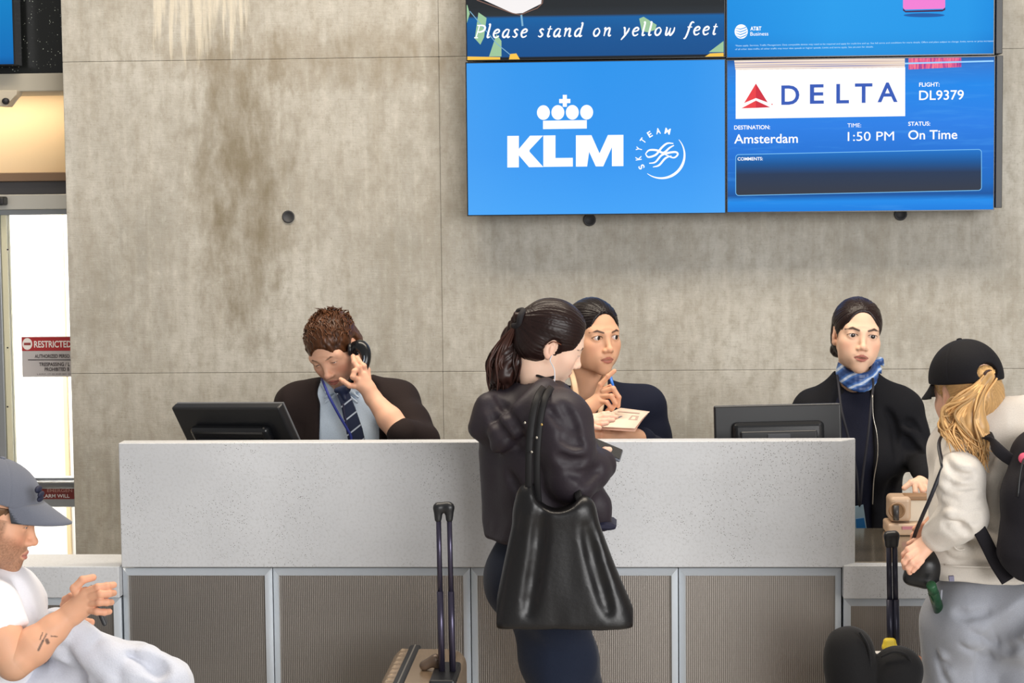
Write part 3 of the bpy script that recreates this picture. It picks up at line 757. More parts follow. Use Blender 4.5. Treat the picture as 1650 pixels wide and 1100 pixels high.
# upright italic letters drawn as pen strokes with small serifs
GL = {  # strokes in a cell: x right, y up, x-height 1.0, cap/ascender 1.6
 'P': (1.05, [[(0.2,0),(0.35,1.55)], [(0.0,0.02),(0.42,0.02)], [(0.1,1.53),(0.7,1.53),(1.0,1.3),(0.9,0.9),(0.5,0.72),(0.28,0.76)]]),
 'l': (0.45, [[(0.05,1.6),(0.2,1.6),(0.12,0.25),(0.2,0.02),(0.4,0.12)]]),
 'e': (0.75, [[(0.08,0.48),(0.5,0.62),(0.6,0.85),(0.4,1.0),(0.14,0.8),(0.05,0.4),(0.2,0.04),(0.45,0.04),(0.65,0.22)]]),
 'a': (0.85, [[(0.62,0.95),(0.35,0.98),(0.08,0.6),(0.08,0.15),(0.3,0.03),(0.55,0.4),(0.66,0.98)], [(0.66,0.98),(0.58,0.2),(0.68,0.02),(0.85,0.14)]]),
 's': (0.65, [[(0.55,0.85),(0.35,1.0),(0.15,0.8),(0.3,0.55),(0.48,0.3),(0.3,0.02),(0.02,0.14)]]),
 't': (0.52, [[(0.3,1.35),(0.18,0.3),(0.25,0.03),(0.45,0.12)], [(0.04,0.98),(0.52,0.98)]]),
 'n': (0.92, [[(0.02,0.85),(0.16,0.98),(0.12,0.0)], [(0.14,0.55),(0.4,0.95),(0.62,0.92),(0.6,0.2),(0.7,0.02),(0.86,0.14)]]),
 'd': (0.9, [[(0.62,0.95),(0.35,0.98),(0.08,0.6),(0.08,0.15),(0.3,0.03),(0.55,0.35),(0.66,0.95)], [(0.55,1.6),(0.7,1.6),(0.58,0.2),(0.68,0.02),(0.85,0.14)]]),
 'o': (0.85, [[(0.45,1.0),(0.15,0.8),(0.06,0.35),(0.25,0.02),(0.52,0.15),(0.66,0.6),(0.45,1.0)]]),
 'y': (0.85, [[(0.05,0.95),(0.2,0.95),(0.3,0.1)], [(0.68,0.98),(0.6,0.6),(0.3,0.0),(0.0,-0.5)]]),
 'w': (1.15, [[(0.05,0.95),(0.16,0.9),(0.14,0.15),(0.28,0.03),(0.48,0.4),(0.56,0.9)], [(0.54,0.6),(0.56,0.12),(0.7,0.03),(0.95,0.5),(0.98,0.98)]]),
 'f': (0.6, [[(0.75,1.5),(0.55,1.6),(0.38,1.3),(0.22,0.2),(0.05,-0.4),(-0.12,-0.45)], [(0.1,0.98),(0.6,0.98)]]),
 ' ': (0.62, [])}
def pen(s, x0, x1, yb0, yb1, xh):
    adv = sum(GL[c][0]+0.26 for c in s); u = (x1-x0)/adv; X = 0
    for c in s:
        polys = []
        for k in GL[c][1]:
            P = spline(k, 5) if len(k) > 2 else np.array(k, float)
            Q_ = [(x0+(X+p[0]+0.16*p[1])*u, yb0+(yb1-yb0)*(X/adv)-p[1]*xh) for p in P]
            polys += [pp(q) for q in stroke(Q_, [1.7, 2.9, 2.9, 1.7])]
        if polys: flat_poly('lettering', polys, yl-0.001, M_LW, s3)
        X += GL[c][0]+0.26
pen('Please stand on yellow feet', 764, 1158, 61, 55.5, 13.0)

# upper right: advert
def advert(t):
    return t.mix(grad(t, 0, at(1171,50,YV)[0], at(1600,50,YV)[0], [(0, 0.0), (0.4, 0.5), (0.9, 0.35), (1, 0.0)]), grad(t, 2, zz(90), zz(-30), [(0, rgb(0,120,206)), (0.3, rgb(8,140,226)), (1, rgb(10,146,230))]), rgb(40,170,246))
r4, s4 = display(1169.8, -140, 1603, 91, screen_mat('screen_advert', advert), 'screen of the video wall with a pink phone advert')
box('edge_trim', (at(1603.5, 50, YV)[0], YV-0.02, zz(93.4)), (at(1614, 50, YV)[0], YV+0.12, zz(-60)), M_BLACK, r4, bevel=0.002)
flat_poly('pink_phone_print', [pp(rrect(1455, -30, 1523, 15.5, 4, -1.5))], yl, emit('screen_pinkphone', rgb(232,120,204), 1.0), s4)
flat_poly('phone_edge_print', [pp([(1455,13),(1459,17.5),(1519,15.5),(1523,12),(1523,16),(1518,18.5),(1459,20),(1455,17)])], yl-0.0003, emit('screen_plum', rgb(60,20,70), 1.0), s4)
flat_poly('phone_shadow_print', [pp(circ(1489, 24.5, 33, 3.2))], yl, emit('screen_deepblue', rgb(0,84,158), 1.0), s4)
gl = []
flat_poly('globe_emblem', [pp(circ(1194.3, 50.8, 10.6, 11.6))], yl, M_LW, s4)
flat_poly('globe_stripes', [pp(q) for i in range(4) for q in stroke([(1186-1+i*0.4, 45+i*4.2),(1193, 47+i*4.4),(1201, 44.5+i*4.2),(1204, 42+i*4.2)], [0.6,1.5,1.5,0.6])], yl-0.0004, emit('screen_adblue', rgb(30,150,230), 1.0), s4)
ptxt('AT&T', 1209, 49, 6.2, 17.5, yl, M_LW, s4, fat=0.035); ptxt('Business', 1209, 57.5, 6.2, 28.5, yl, M_LW, s4)
ptxt('*Rates apply. Services, Traffic Management. Data compatible device: may need to be required and apply for multi-line and up. See full terms and conditions for more details. Offers and plans subject to change, limits, terms or price increases.', 1184.5, 74.8, 2.6, 407, yl, emit('screen_fineprint', rgb(190,225,250), 1.0), s4, rot=0.004)
ptxt('of all other data traffic; all other traffic may incur data speeds or higher speeds. Limits and terms apply. See att.com for details.', 1184.5, 80.5, 2.6, 218, yl, MATS['screen_fineprint'], s4, rot=0.004)
# screen over the door at the far left
r5, s5 = display(-150, -140, 20.5, 106, screen_mat('screen_left', lambda t: grad(t, 2, at(10,105,8.2)[2], at(10,0,8.2)[2], [(0, rgb(0,90,160)), (0.12, rgb(0,110,186)), (1, rgb(0,130,200))])), 'blue screen on the black panel above the door', 0.1, 8.12)
del r5['group']

# ---------------------------------------------------------------- people: shared builders
M_SKIN = vmat('skin', rough=0.52, spec=0.35, bump=0.06, bscale=260, sss=0.12)
M_HAIR = vmat('hair', rough=0.34, spec=0.28, bump=0.0)
M_EYE = vmat('eyeball', rough=0.08, spec=0.6)
def head_R(yaw, pitch, roll): return _rot('z', yaw) @ _rot('x', pitch) @ _rot('y', roll)
def sm(a, b, x): t_ = np.clip((x-a)/(b-a), 0, 1); return t_*t_*(3-2*t_)
def segd(P, a, b):
    a = np.array(a, float); b = np.array(b, float); ba = b-a; t_ = np.clip(((P-a)@ba)/(ba@ba), 0, 1)[:,None]
    return np.linalg.norm(P-a-t_*ba, axis=1)
class Head:
    def __init__(s, o, yaw, pitch, roll, sc=1.0, male=False):
        s.o = np.array(o, float); s.R = head_R(yaw, pitch, roll); s.sc = sc; s.male = male
    def w(s, P): return s.o+(np.atleast_2d(P)*s.sc)@s.R.T
    def w1(s, P): return s.w(np.array(P, float))[0]
    def l(s, P): return ((np.atleast_2d(P)-s.o)@s.R)/s.sc
    def l1(s, P): return s.l(np.array(P, float))[0]
    def skin(s, col, neck_base, neck_r=0.044, lip=None, brow=None, lid=0.5, jaw=1.0, nose=1.0, mouth_open=0.0, beard=None, blush=0.3, liner=0.5, brow_t=1.0, h=0.0021, eye_hi=1.0):
        nb = s.l1(neck_base); m = s.male; es = 1.0 if m else 1.12
        lo = np.minimum([-0.1,-0.135,-0.14], nb-0.075); hi = np.maximum([0.1,0.125,0.13], nb+0.075)
        v = Vol(lo, hi, h)
        v.ell((0,0.014,0.034), (0.073,0.093,0.080), k=0)
        v.ell((0,-0.027,-0.020), (0.0625*(0.5+0.5*jaw),0.061,0.085), k=0.028)                      # face mass
        for sx in (-1,1):
            v.cap((sx*0.046*jaw,0.010,-0.045), (sx*0.037*jaw,-0.014,-0.080), 0.017, 0.013, k=0.03)   # jaw angle
            v.cap((sx*0.037*jaw,-0.014,-0.080), (sx*0.010*jaw,-0.062,-0.101), 0.013, 0.012, k=0.028)
            v.ell((sx*0.042,-0.051,-0.024), (0.020,0.022,0.018), k=0.024)               # cheekbone
            v.cap((sx*(0.046 if m else 0.040),-0.064 if m else -0.066,0.017), (sx*0.014,-0.0795,0.014), 0.0085 if not m else 0.012, 0.0085 if not m else 0.0115, k=0.022)
            v.ell((sx*0.034,-0.044,-0.054), (0.023,0.026,0.030), k=0.028)   # brow
        v.ell((0,-0.070,-0.101), (0.015*jaw if not m else 0.021,0.015,0.013), k=0.022)     # chin
        v.ell((0,-0.072,-0.066), (0.030,0.0185,0.024), k=0.024)                         # muzzle
        for sx in (-1,1): v.ell((sx*0.0325,-0.0935,0.0005), (0.0195,0.0125,0.0125), k=0.014, op='sub')
        # nose
        v.cap((0,-0.079,0.012), (0,-0.1015,-0.032), 0.0062*nose, 0.0082*nose, k=0.014)
        v.ell((0,-0.1035,-0.0365), (0.0098*nose,0.0098,0.0088), k=0.008)
        for sx in (-1,1):
            v.ell((sx*0.0118*nose,-0.0935,-0.0405), (0.0068,0.0095,0.0068), k=0.007)
            v.ell((sx*0.0062*nose,-0.0985,-0.0480), (0.0036,0.005,0.0032), k=0.003, op='sub')
        # lips
        mo = mouth_open
        up = [(-0.0232,-0.0838,-0.0690),(-0.011,-0.0905,-0.0645),(-0.0035,-0.0930,-0.0632),(0,-0.0925,-0.0642),(0.0035,-0.0930,-0.0632),(0.011,-0.0905,-0.0645),(0.0232,-0.0838,-0.0690)]
        dn = [(-0.0215,-0.0836,-0.0703-mo*0.3),(-0.010,-0.0900,-0.0745-mo),(0,-0.0918,-0.0755-mo),(0.010,-0.0900,-0.0745-mo),(0.0215,-0.0836,-0.0703-mo*0.3)]
        v.cap((-0.022,-0.088,-0.0692), (0.022,-0.088,-0.0692), 0.0022, k=0.008, op='sub')
        v.chain(up, [0.0016,0.0033,0.0040,0.0037,0.0040,0.0033,0.0016], k=0.0035)
        v.chain(dn, [0.0016,0.0041,0.0050,0.0041,0.0016], k=0.0035)
        if mo: v.ell((0,-0.092,-0.0697-mo*0.5), (0.0125,0.010,0.0012+mo*0.55), k=0.002, op='sub')
        # eyelids around the ball, then the slit
        for sx in (-1,1):
            c = np.array((sx*0.0320,-0.0715,0.0))
            v.ell(c, (0.0142*es,0.0142,0.0138), k=0.006)
            oz = 0.0066*lid*eye_hi*es
            v.ell(c+np.array((0,-0.0138,-0.0012+0.0012*lid)), (0.0138*es,0.0100,max(oz, 0.0011)), M=_rot('y', sx*5), k=0.0012, op='sub')
        # ears
        for sx in (-1,1):
            E_ = _rot('z', sx*16) @ _rot('x', -14)
            v.ell((sx*0.0705,0.020,-0.010), (0.0055,0.0165,0.0295), M=E_, k=0.009)
            v.ell((sx*0.0685,0.010,-0.033), (0.0060,0.0080,0.0095), M=E_, k=0.006)
            v.ell((sx*0.0775,0.016,-0.008), (0.0052,0.0098,0.0195), M=E_, k=0.004, op='sub')
            v.ell((sx*0.0742,0.014,-0.012), (0.0034,0.0042,0.012), M=E_, k=0.004)
        # neck
        t0 = np.array((0,0.030,-0.055)); mid = (t0+nb)/2+np.array((0,0.004,0))
        r = neck_r/s.sc
        v.cap(t0, mid, r*1.0, r*0.96, k=0.022); v.cap(mid, nb, r*0.96, r*1.12, k=0.02)
        if m: v.ell((0,-0.028,-0.135), (0.008,0.009,0.012), k=0.012)
        V, Q = v.mesh(); V = relax(V, Q, 1, 0.4)
        C = np.tile(np.array(col), (len(V),1)); x, y, z = np.abs(V[:,0]), V[:,1], V[:,2]
        def tint(w_, c): nonlocal C; C = C*(1-w_[:,None])+np.array(c)*w_[:,None]
        col = np.array(col)
        bl = np.exp(-((x-0.047)/0.020)**2-((z+0.034)/0.020)**2)*(y < -0.02)
        tint(bl*blush, col*np.array((1.0,0.66,0.62)))
        tint(0.30*blush*2*np.exp(-(x/0.016)**2-((z+0.038)/0.014)**2)*(y < -0.085), col*np.array((1.0,0.66,0.62)))
        tint(0.35*sm(0.066,0.078,x)*(np.abs(z+0.01) < 0.045)*(y > -0.03), col*np.array((1.0,0.72,0.68)))
        if lip is not None:
            XZ = np.stack([V[:,0], 0*V[:,0], V[:,2]], 1); fl_ = lambda q: (q[0], 0.0, q[2])
            d = np.minimum.reduce([segd(XZ, fl_(up[i]), fl_(up[i+1])) for i in range(6)]); d2 = np.minimum.reduce([segd(XZ, fl_(dn[i]), fl_(dn[i+1])) for i in range(4)])
            e_ = np.clip(1.15-np.abs(V[:,0])/0.026, 0.2, 1)
            tint(np.maximum(1-sm(0.0034*e_, 0.0048*e_, d), 1-sm(0.0044*e_, 0.0058*e_, d2))*(y < -0.06)*0.9, lip)
            tint((1-sm(0.0008,0.0022,np.abs(z+0.0694+mo*0.4)))*(x < 0.022)*(y < -0.07)*(0.65), np.array(lip)*0.35)
        if brow is not None:
            b = np.minimum(segd(np.stack([x,y*0.3,z],1), (0.015,-0.079*0.3,0.0165), (0.034,-0.076*0.3,0.0225)), segd(np.stack([x,y*0.3,z],1), (0.034,-0.076*0.3,0.0225), (0.053,-0.062*0.3,0.0165)))
            tw = 0.0038*brow_t*(1-0.45*sm(0.036,0.056,x))
            tint((1-sm(tw*0.75, tw*1.4, b))*(y < -0.04)*0.93, brow)
        if liner:
            for zc, wt in ((1,1.0),(-1,0.35)):
                oz = 0.0066*lid*eye_hi*es; zz_ = -0.0012+0.0012*lid+zc*max(oz,0.0011)*np.sqrt(np.clip(1-((x-0.032)/(0.0145*es))**2, 0, 1))
                tint((1-sm(0.0006,0.0022,np.abs(z-zz_)))*(np.abs(x-0.0325) < 0.0152*es)*(y < -0.07)*liner*wt, (0.012,0.008,0.007))
            tint(0.35*liner*np.exp(-((x-0.033)/0.014)**2-((z-0.008)/0.004)**2)*(y < -0.06), col*0.45)
        if beard is not None:
            bc, amt = beard
            mask = np.maximum(sm(-0.035,-0.06,z-0.55*(x-0.03))*sm(0.045,0.02,y)*(z > -0.125), 0)
            mask = np.maximum(mask, (x < 0.03)*(1-sm(0.0,0.012,np.abs(z+0.055)-0.004))*(y < -0.06)*0.9)
            mask = np.maximum(mask, sm(0.055,0.066,x)*(1-sm(0.018,0.03,np.abs(y+0.016)))*(z < 0.01)*(z > -0.1))
            lipd = np.minimum.reduce([segd(V, up[i], up[i+1]) for i in range(6)]+[segd(V, dn[i], dn[i+1]) for i in range(4)])
            mask = mask*sm(0.005,0.009,lipd)
            nz = 0.72+0.28*vnoise(V*420, 3)
            tint(np.clip(mask*amt*nz, 0, 1), bc)
        C *= (1+0.035*vnoise(V*45, 2))[:,None]
        s.parts = (s.w(V), Q, np.clip(C, 0, 1))
        return s.parts
    def eyes(s, parent, iris, gaze=(0,0), r=None):
        r = r or (0.0127 if s.male else 0.0133)
        for sx in (-1,1):
            bm = bmesh.new(); bmesh.ops.create_uvsphere(bm, u_segments=32, v_segments=24, radius=1)
            me = bpy.data.meshes.new('eye'); bm.to_mesh(me); bm.free()
            P = np.zeros(len(me.vertices)*3); me.vertices.foreach_get('co', P); P = P.reshape(-1,3)
            P = P[:, [0,2,1]]*np.array((1,-1,1))     # pole towards -y
            g = _rot('z', gaze[0]) @ _rot('x', gaze[1])
            ang = np.degrees(np.arccos(np.clip(-P[:,1], -1, 1)))
            c = np.tile(np.array((0.80,0.77,0.74)), (len(P),1))
            c[ang > 40] = (0.72,0.60,0.56)
            c[ang < 29] = iris; c[ang < 13] = (0.004,0.004,0.004); c[(ang > 26) & (ang < 31)] = np.array(iris)*0.35
            W_ = s.w(np.array((sx*0.0320,-0.0715,0.0))+(P*r)@g.T)
            me.vertices.foreach_set('co', W_.astype(np.float32).ravel())
            ca = me.color_attributes.new('Col', 'FLOAT_COLOR', 'POINT'); c4 = np.ones((len(P),4), np.float32); c4[:,:3] = c; ca.data.foreach_set('color', c4.ravel())
            me.update(); link('eye', me, M_EYE, parent, True)
def fine_mesh(v, col, rel=1):
    V, Q = v.mesh(); V = relax(V, Q, rel, 0.4)
    C = np.tile(np.array(col), (len(V),1))*(1+0.05*vnoise(V*40, 4))[:,None]
    return V, Q, np.clip(C, 0, 1)
def bounds(pts, m):
    P = np.array(pts); return P.min(0)-m, P.max(0)+m
def hand_mesh(col, fingers, palm, wrist, forearm=None, h=0.0021, nail=None):
    """fingers: list of (points, radius at base, radius at tip); palm: list of (a, b, ra, rb); wrist: chain of points with radii"""
    pts = [p for f in fingers for p in f[0]]+[q for p in palm for q in p[:2]]+[p for p in wrist[0]]
    lo, hi = bounds(pts, 0.06); v = Vol(lo, hi, h)
    v.chain(wrist[0], wrist[1], k=0.012)
    for a, b, ra, rb in palm: v.cap(a, b, ra, rb, k=0.010)
    w_ = Vol(lo, hi, h)
    for P, r0, r1 in fingers:
        n = len(P); R_ = np.linspace(r0, r1, n)
        f = Vol(lo, hi, h) if False else v
        # fingers kept apart by a tight blend
        for i in range(n-1):
            v.cap(P[i], P[i+1], R_[i]*(1.0 if i else 1.02), R_[i+1], k=0.0022)
            if 0 < i: v.ell(P[i], R_[i]*1.05, k=0.002)
    V, Q = v.mesh(); V = relax(V, Q, 1, 0.35)
    C = np.tile(np.array(col), (len(V),1)); col = np.array(col)
    for P, r0, r1 in fingers:
        for p in P[1:-1]:
            C = C*(1-0.22*np.exp(-(np.linalg.norm(V-p, axis=1)/0.009)**2)[:,None]*np.array((0.3,1,1)))
        d = np.linalg.norm(V-np.array(P[-1]), axis=1); tip = np.array(P[-1])-np.array(P[-2]); tip /= np.linalg.norm(tip)
        wt = np.exp(-(d/0.011)**2)[:,None]*0.5
        C = C*(1-wt)+wt*(col*np.array((1.05,0.82,0.78)) if nail is None else np.array(nail))
    C *= (1+0.05*vnoise(V*60, 4))[:,None]
    return V, Q, np.clip(C, 0, 1)
def grooves(V, Q, C, H, tie, axis_from, amp=0.0012, freq=26, cfreq=34, seed=1, cvar=0.45):
    """comb marks running from axis_from to tie (local head coordinates): relief and colour bands that follow the strands"""
    L = H.l(V); a = np.array(axis_from, float); t_ = np.array(tie, float); ax = (t_-a)/np.linalg.norm(t_-a)
    u = np.cross(ax, (0,0,1.0)); u = u if np.linalg.norm(u) > 0.1 else np.cross(ax, (1.0,0,0)); u /= np.linalg.norm(u); w_ = np.cross(ax, u)
    P = L-a; phi = np.arctan2(P@w_, P@u); s_ = P@ax
    n1 = vnoise(np.stack([phi*freq, s_*14, 0*phi], 1), seed); n2 = vnoise(np.stack([phi*cfreq*2.2, s_*20, 0*phi], 1), seed+3)
    N = vnormals(V, Q); V2 = V+N*(amp*(n1+0.6*n2))[:,None]
    C2 = C*(1+cvar*(0.6*n1+0.6*n2))[:,None]
    return V2, Q, np.clip(C2, 0, 1)
def person(label, loc):
    return empty('person', loc, label, 'person')
def body_mesh(p, parts):
    V, Q, C = merge(*parts); return link('body', np_mesh('body', V, Q, C), M_SKIN, p)
def shoe(p, foot, direction, col, name='shoe'):
    d = np.array((direction[0], direction[1], 0.0)); d /= np.linalg.norm(d); f = np.array((foot[0], foot[1], 0.0)); s_ = np.array((-d[1], d[0], 0))
    v = Vol(f-np.array((0.22,0.22,0.0)), f+np.array((0.24,0.24,0.14)), 0.006)
    v.cap(f-d*0.05+np.array((0,0,0.045)), f+d*0.15+np.array((0,0,0.032)), 0.042, 0.040, k=0.02); v.cap(f-d*0.04+np.array((0,0,0.04)), f-d*0.03+np.array((0,0,0.11)), 0.042, 0.046, k=0.02)
    v.plane((0,0,0.004), (0,0,-1)); 
    return cloth(name, v, p, mat(f'shoe_{col[0]:.2f}_{col[1]:.2f}', col, 0.5))

def PX(*l): return [at(*q) for q in l]
def lerp(a, b, t_): return np.array(a)*(1-t_)+np.array(b)*t_
def torso(v, nb, sa, sb, hip, yaw=0, off=0.0, fem=True, depth=0.105, waist=0.125, hipw=0.16, k=0.05, shr=0.047, belly=0.0):
    M = _rot('z', yaw); sa, sb, nb, hip = map(np.array, (sa, sb, nb, hip)); mid = (sa+sb)/2; hw = np.linalg.norm(sa-sb)/2
    fw = M @ np.array((0,-1.0,0))
    v.cap(sa, sb, shr+off, k=k)
    v.cap(nb, sa, 0.032+off, 0.040+off, k=k); v.cap(nb, sb, 0.032+off, 0.040+off, k=k)
    up = (mid-hip)/np.linalg.norm(mid-hip)
    v.ell(lerp(mid, hip, 0.24), (hw*0.92+off, depth+off, 0.17+off), M=M, k=k)
    if fem:
        sd = M @ np.array((1.0,0,0))
        for q in (-1,1): v.ell(lerp(mid, hip, 0.34)+fw*(depth-0.035)+sd*q*0.07, (0.062+off,0.055+off,0.062+off), M=M, k=k)
    v.ell(lerp(mid, hip, 0.62), (waist+off, depth*0.9+off+belly, 0.17+off), M=M, k=k)
    v.ell(hip, (hipw+off, depth+0.01+off, 0.13+off), M=M, k=k)
def pvol(pts, m=0.16, h=0.006):
    lo, hi = bounds(pts, m); return Vol(lo, hi, h)
def limb(v, P, R_, k=0.03, op='add'): return v.chain(P, R_, k, op)
def hair_base(H, off=0.007, top=0.0, nape=-0.07, h=0.0026, face=(0.071,0.078,0.116), fz=-0.016, ear=True, side=0.0, back=0.0):
    v = Vol((-0.115,-0.125,-0.13), (0.115,0.15+back,0.16+top), h)
    v.ell((0,0.014,0.034), (0.073+off+side,0.093+off,0.080+off+top*0.5), k=0)
    v.ell((0,0.045,-0.025), (0.066+off,0.058+off,0.06), k=0.03)
    v.ell((0,-0.117,fz), face, k=0.006, op='sub')
    v.ell((0,-0.052,-0.088), (0.105,0.068,0.082), k=0.012, op='sub')
    if ear:
        for sx in (-1,1): v.ell((sx*0.083,0.012,-0.014), (0.024,0.024,0.036), k=0.008, op='sub')
    v.plane((0,0,nape), (0,-0.35,-1), k=0.01)
    return v
def strands(roots, flow, n, rad, jitter=0.004, seed=1):
    """tapered locks: each root follows the polyline flow with its own offset"""
    rs = np.random.RandomState(seed); out = []
    for i in range(n):
        o = rs.normal(0, 1, 3)*jitter; w_ = rs.normal(0, 1, (len(flow), 3))*jitter*0.7
        P = np.array(flow)+o+w_; P[0] = np.array(flow[0])+o*0.35
        out.append((spline(P, 6), [rad*0.7, rad, rad*0.9, rad*0.15]))
    return out
def legs(p, hip, feet, knees, name, material, hw=0.09, rt=0.085, rk=0.062, ra=0.055, off=0.0, yaw=0, folds=0.004, seed=3, hipw=0.165, depth=0.115, toe=None, shoecol=(0.05,0.05,0.055), top=None, extra=None, h=0.007, skin=None, rel=1, hem=0.10):
    M = _rot('z', yaw); sd = M @ np.array((1.0,0,0))
    hip = np.array(hip); pts = [hip+np.array((0,0,0.12)), hip]+list(knees)+list(feet)
    v = pvol(pts, 0.2, h)
    v.ell(hip, (hipw+off, depth+off, 0.15), M=M, k=0.04)
    for i, q in enumerate((-1,1)):
        hp = hip+sd*q*hw+np.array((0,0,-0.03)); kn = np.array(knees[i]); ft = np.array(feet[i])
        v.chain([hp, lerp(hp, kn, 0.5), kn, lerp(kn, ft, 0.4), ft], [rt+off, rt*0.93+off, rk+off, rk*0.98+off, ra+off], k=0.03)
    if extra: extra(v)
    v.plane((0,0,min(f[2] for f in feet)), (0,0,-1))
    if top is not None: v.plane((0,0,top), (0,0,1))
    o = cloth(name, v, p, material, folds, 11, (1,1,0.5), seed, rel)
    for i in range(2):
        shoe(p, feet[i], toe if toe is not None else (0,-1), shoecol)
    return o

def leg_skin(hip, knees, feet, yaw=0, hw=0.08, h=0.012):
    M = _rot('z', yaw); sd = M @ np.array((1.0,0,0)); hip = np.array(hip); v = pvol([hip]+list(knees)+list(feet), 0.14, h)
    for i, q in enumerate((-1,1)):
        v.chain([hip+sd*q*hw, knees[i], feet[i]], [0.062,0.042,0.036], k=0.02)
    return v

# ---------------------------------------------------------------- agent with the blue scarf (right)
def fabric(name, c, rough=0.85, bump=0.25, bscale=300, sheen=0.0, var=0.06, spec=0.25):
    return mat(name, c, rough, 0.0, spec, bump=bump, bscale=bscale, var=var, sheen=sheen)
M_NAVYK = fabric('navy_knit', rgb(22,24,40)); M_BLACKK = fabric('black_knit', rgb(18,18,23))
M_METAL = mat('zip_metal', rgb(190,185,175), 0.3, 0.9)
def agent_scarf():
    Y = 6.60
    p = person('woman agent with blue neck scarf and open black cardigan behind the counter', (at(1385,850,Y)[0], Y+0.05, 0))
    H = Head(at(1381, 538, Y), 6, 0, 5, 1.03)
    nb = at(1377, 606, Y+0.055); sa = at(1311, 664, Y+0.08); sb = at(1450, 661, Y+0.05); hip = at(1384, 880, Y+0.09)
    skin = rgb(236,194,166)
    parts = [H.skin(skin, nb, 0.047, lip=rgb(172,98,90), brow=rgb(38,24,22), lid=0.68, jaw=0.88, mouth_open=0.0016, blush=0.35, liner=0.9, brow_t=1.1)]
    H.eyes(p, rgb(44,28,22), gaze=(4, 2))
    # chest that shows in the neckline
    v = pvol([nb, sa, sb], 0.12, 0.005); v.cap(nb, lerp(nb, sa, 0.55), 0.036, 0.034, k=0.04); v.cap(nb, lerp(nb, sb, 0.55), 0.036, 0.034, k=0.04)
    ch = (sa+sb)/2+np.array((0,-0.035,-0.05)); v.ell(ch+np.array((0,0.02,0)), (0.11,0.062,0.085), k=0.04)
    parts.append(fine_mesh(v, skin))
    el, wr = at(1481, 735, Y+0.02), at(1491, 768, 6.42)
    fg = [(PX((1484,771,6.40),(1468,777,6.375),(1457,786,6.37)), 0.0105, 0.0085), (PX((1473,778,6.375),(1475,792,6.36),(1472,806,6.365)), 0.0088, 0.0072),
          (PX((1481,779,6.375),(1487,791,6.36),(1485,802,6.365)), 0.0088, 0.0072), (PX((1488,780,6.38),(1495,789,6.365),(1499,797,6.37)), 0.0082, 0.0066), (PX((1493,777,6.39),(1501,783,6.38),(1506,790,6.38)), 0.0075, 0.006)]
    parts.append(hand_mesh(skin, fg, [(at(1490,770,6.41), at(1476,778,6.38), 0.021, 0.014), (at(1491,771,6.41), at(1488,778,6.385), 0.02, 0.013)], (PX((1489,757,6.46),(1490,768,6.42)), [0.021,0.022])))
    v = pvol([nb, sa, sb, hip, hip-np.array((0,0,0.8))], 0.2, 0.012); torso(v, nb-np.array((0,0,0.02)), sa, sb, hip, off=-0.012); v.chain([sb, el, wr], [0.036,0.026,0.016], k=0.02)
    parts.append(fine_mesh(v, skin)); body_mesh(p, parts)
    # hair: centre parting, drawn back to a low bun
    v = hair_base(H, 0.006, nape=-0.075)
    v.cap((0,-0.10,0.088), (0,-0.02,0.128), 0.0035, k=0.006, op='sub')
    v.ell((-0.035,0.085,-0.060), (0.030,0.026,0.026), k=0.015)
    V, Q = v.mesh(); V = relax(V, Q, 1); V = H.w(V)
    V, Q, C = grooves(V, Q, np.tile(np.array(rgb(34,21,19)), (len(V),1)), H, (0,0.10,-0.05), (0,-0.075,0.10), 0.0016, cvar=0.7)
    link('hair', np_mesh('hair', V, Q, C), M_HAIR, p)
    # navy top with scoop neck
    v = pvol([nb, sa, sb, hip], 0.2, 0.006); torso(v, nb, sa, sb, hip, off=0.004, depth=0.10); v.ell(nb+np.array((0.004,-0.06,0.020)), (0.070,0.115,0.064), k=0.01, op='sub'); v.cap(nb, nb+np.array((0,0,0.2)), 0.06, 0.06, k=0.008, op='sub')
    v.plane(hip-np.array((0,0,0.06)), (0,0,-1)); cloth('top', v, p, M_NAVYK, 0.003, 14, (1,1,0.5), 2)
    # open cardigan
    v = pvol([nb, sa, sb, hip, el, wr], 0.2, 0.006); torso(v, nb, sa, sb, hip-np.array((0,0,0.02)), off=0.02, depth=0.105)
    v.chain([sb, lerp(sb, el, 0.5), el, wr], [0.062,0.058,0.050,0.036], k=0.03)
    eL, wL = at(1285, 760, Y+0.10), at(1318, 800, 6.42)
    v.chain([sa, lerp(sa, eL, 0.5), eL, wL], [0.064,0.06,0.052,0.036], k=0.03)
    fr = at(1382, 700, Y-0.14); v.rbox(fr+np.array((0,0.03,-0.05)), (0.066,0.13,0.5), 0.03, k=0.012, op='sub')
    v.ell(nb+np.array((0.004,-0.02,0.03)), (0.068,0.09,0.062), k=0.012, op='sub'); v.cap(nb, nb+np.array((0,0,0.2)), 0.062, 0.07, k=0.01, op='sub')
    v.plane(hip-np.array((0,0,0.12)), (0,0,-1)); 
    for q in (((1462,680),(1475,690),(1484,712)),((1458,705),(1470,720),(1486,728)),((1428,660),(1440,690),(1446,740)),((1440,770),(1432,800),(1430,840))): v.fold(q, 0.008, 0.0, 'sub', 0.02)
    for q in (((1460,692),(1474,702),(1488,722)),): v.fold(q, 0.005, 0.003, 'add', 0.018)
    cd_ = cloth('cardigan', v, p, M_BLACKK, 0.005, 10, (1,1,0.6), 5)
    # zip edge
    zp = spline(PX((1406,636,6.482),(1407,670,6.462),(1413,700,6.455),(1414,735,6.46),(1408,772,6.47),(1406,812,6.475)), 6)
    tube('zip', zp, 0.0018, M_METAL, cd_, seg=6)
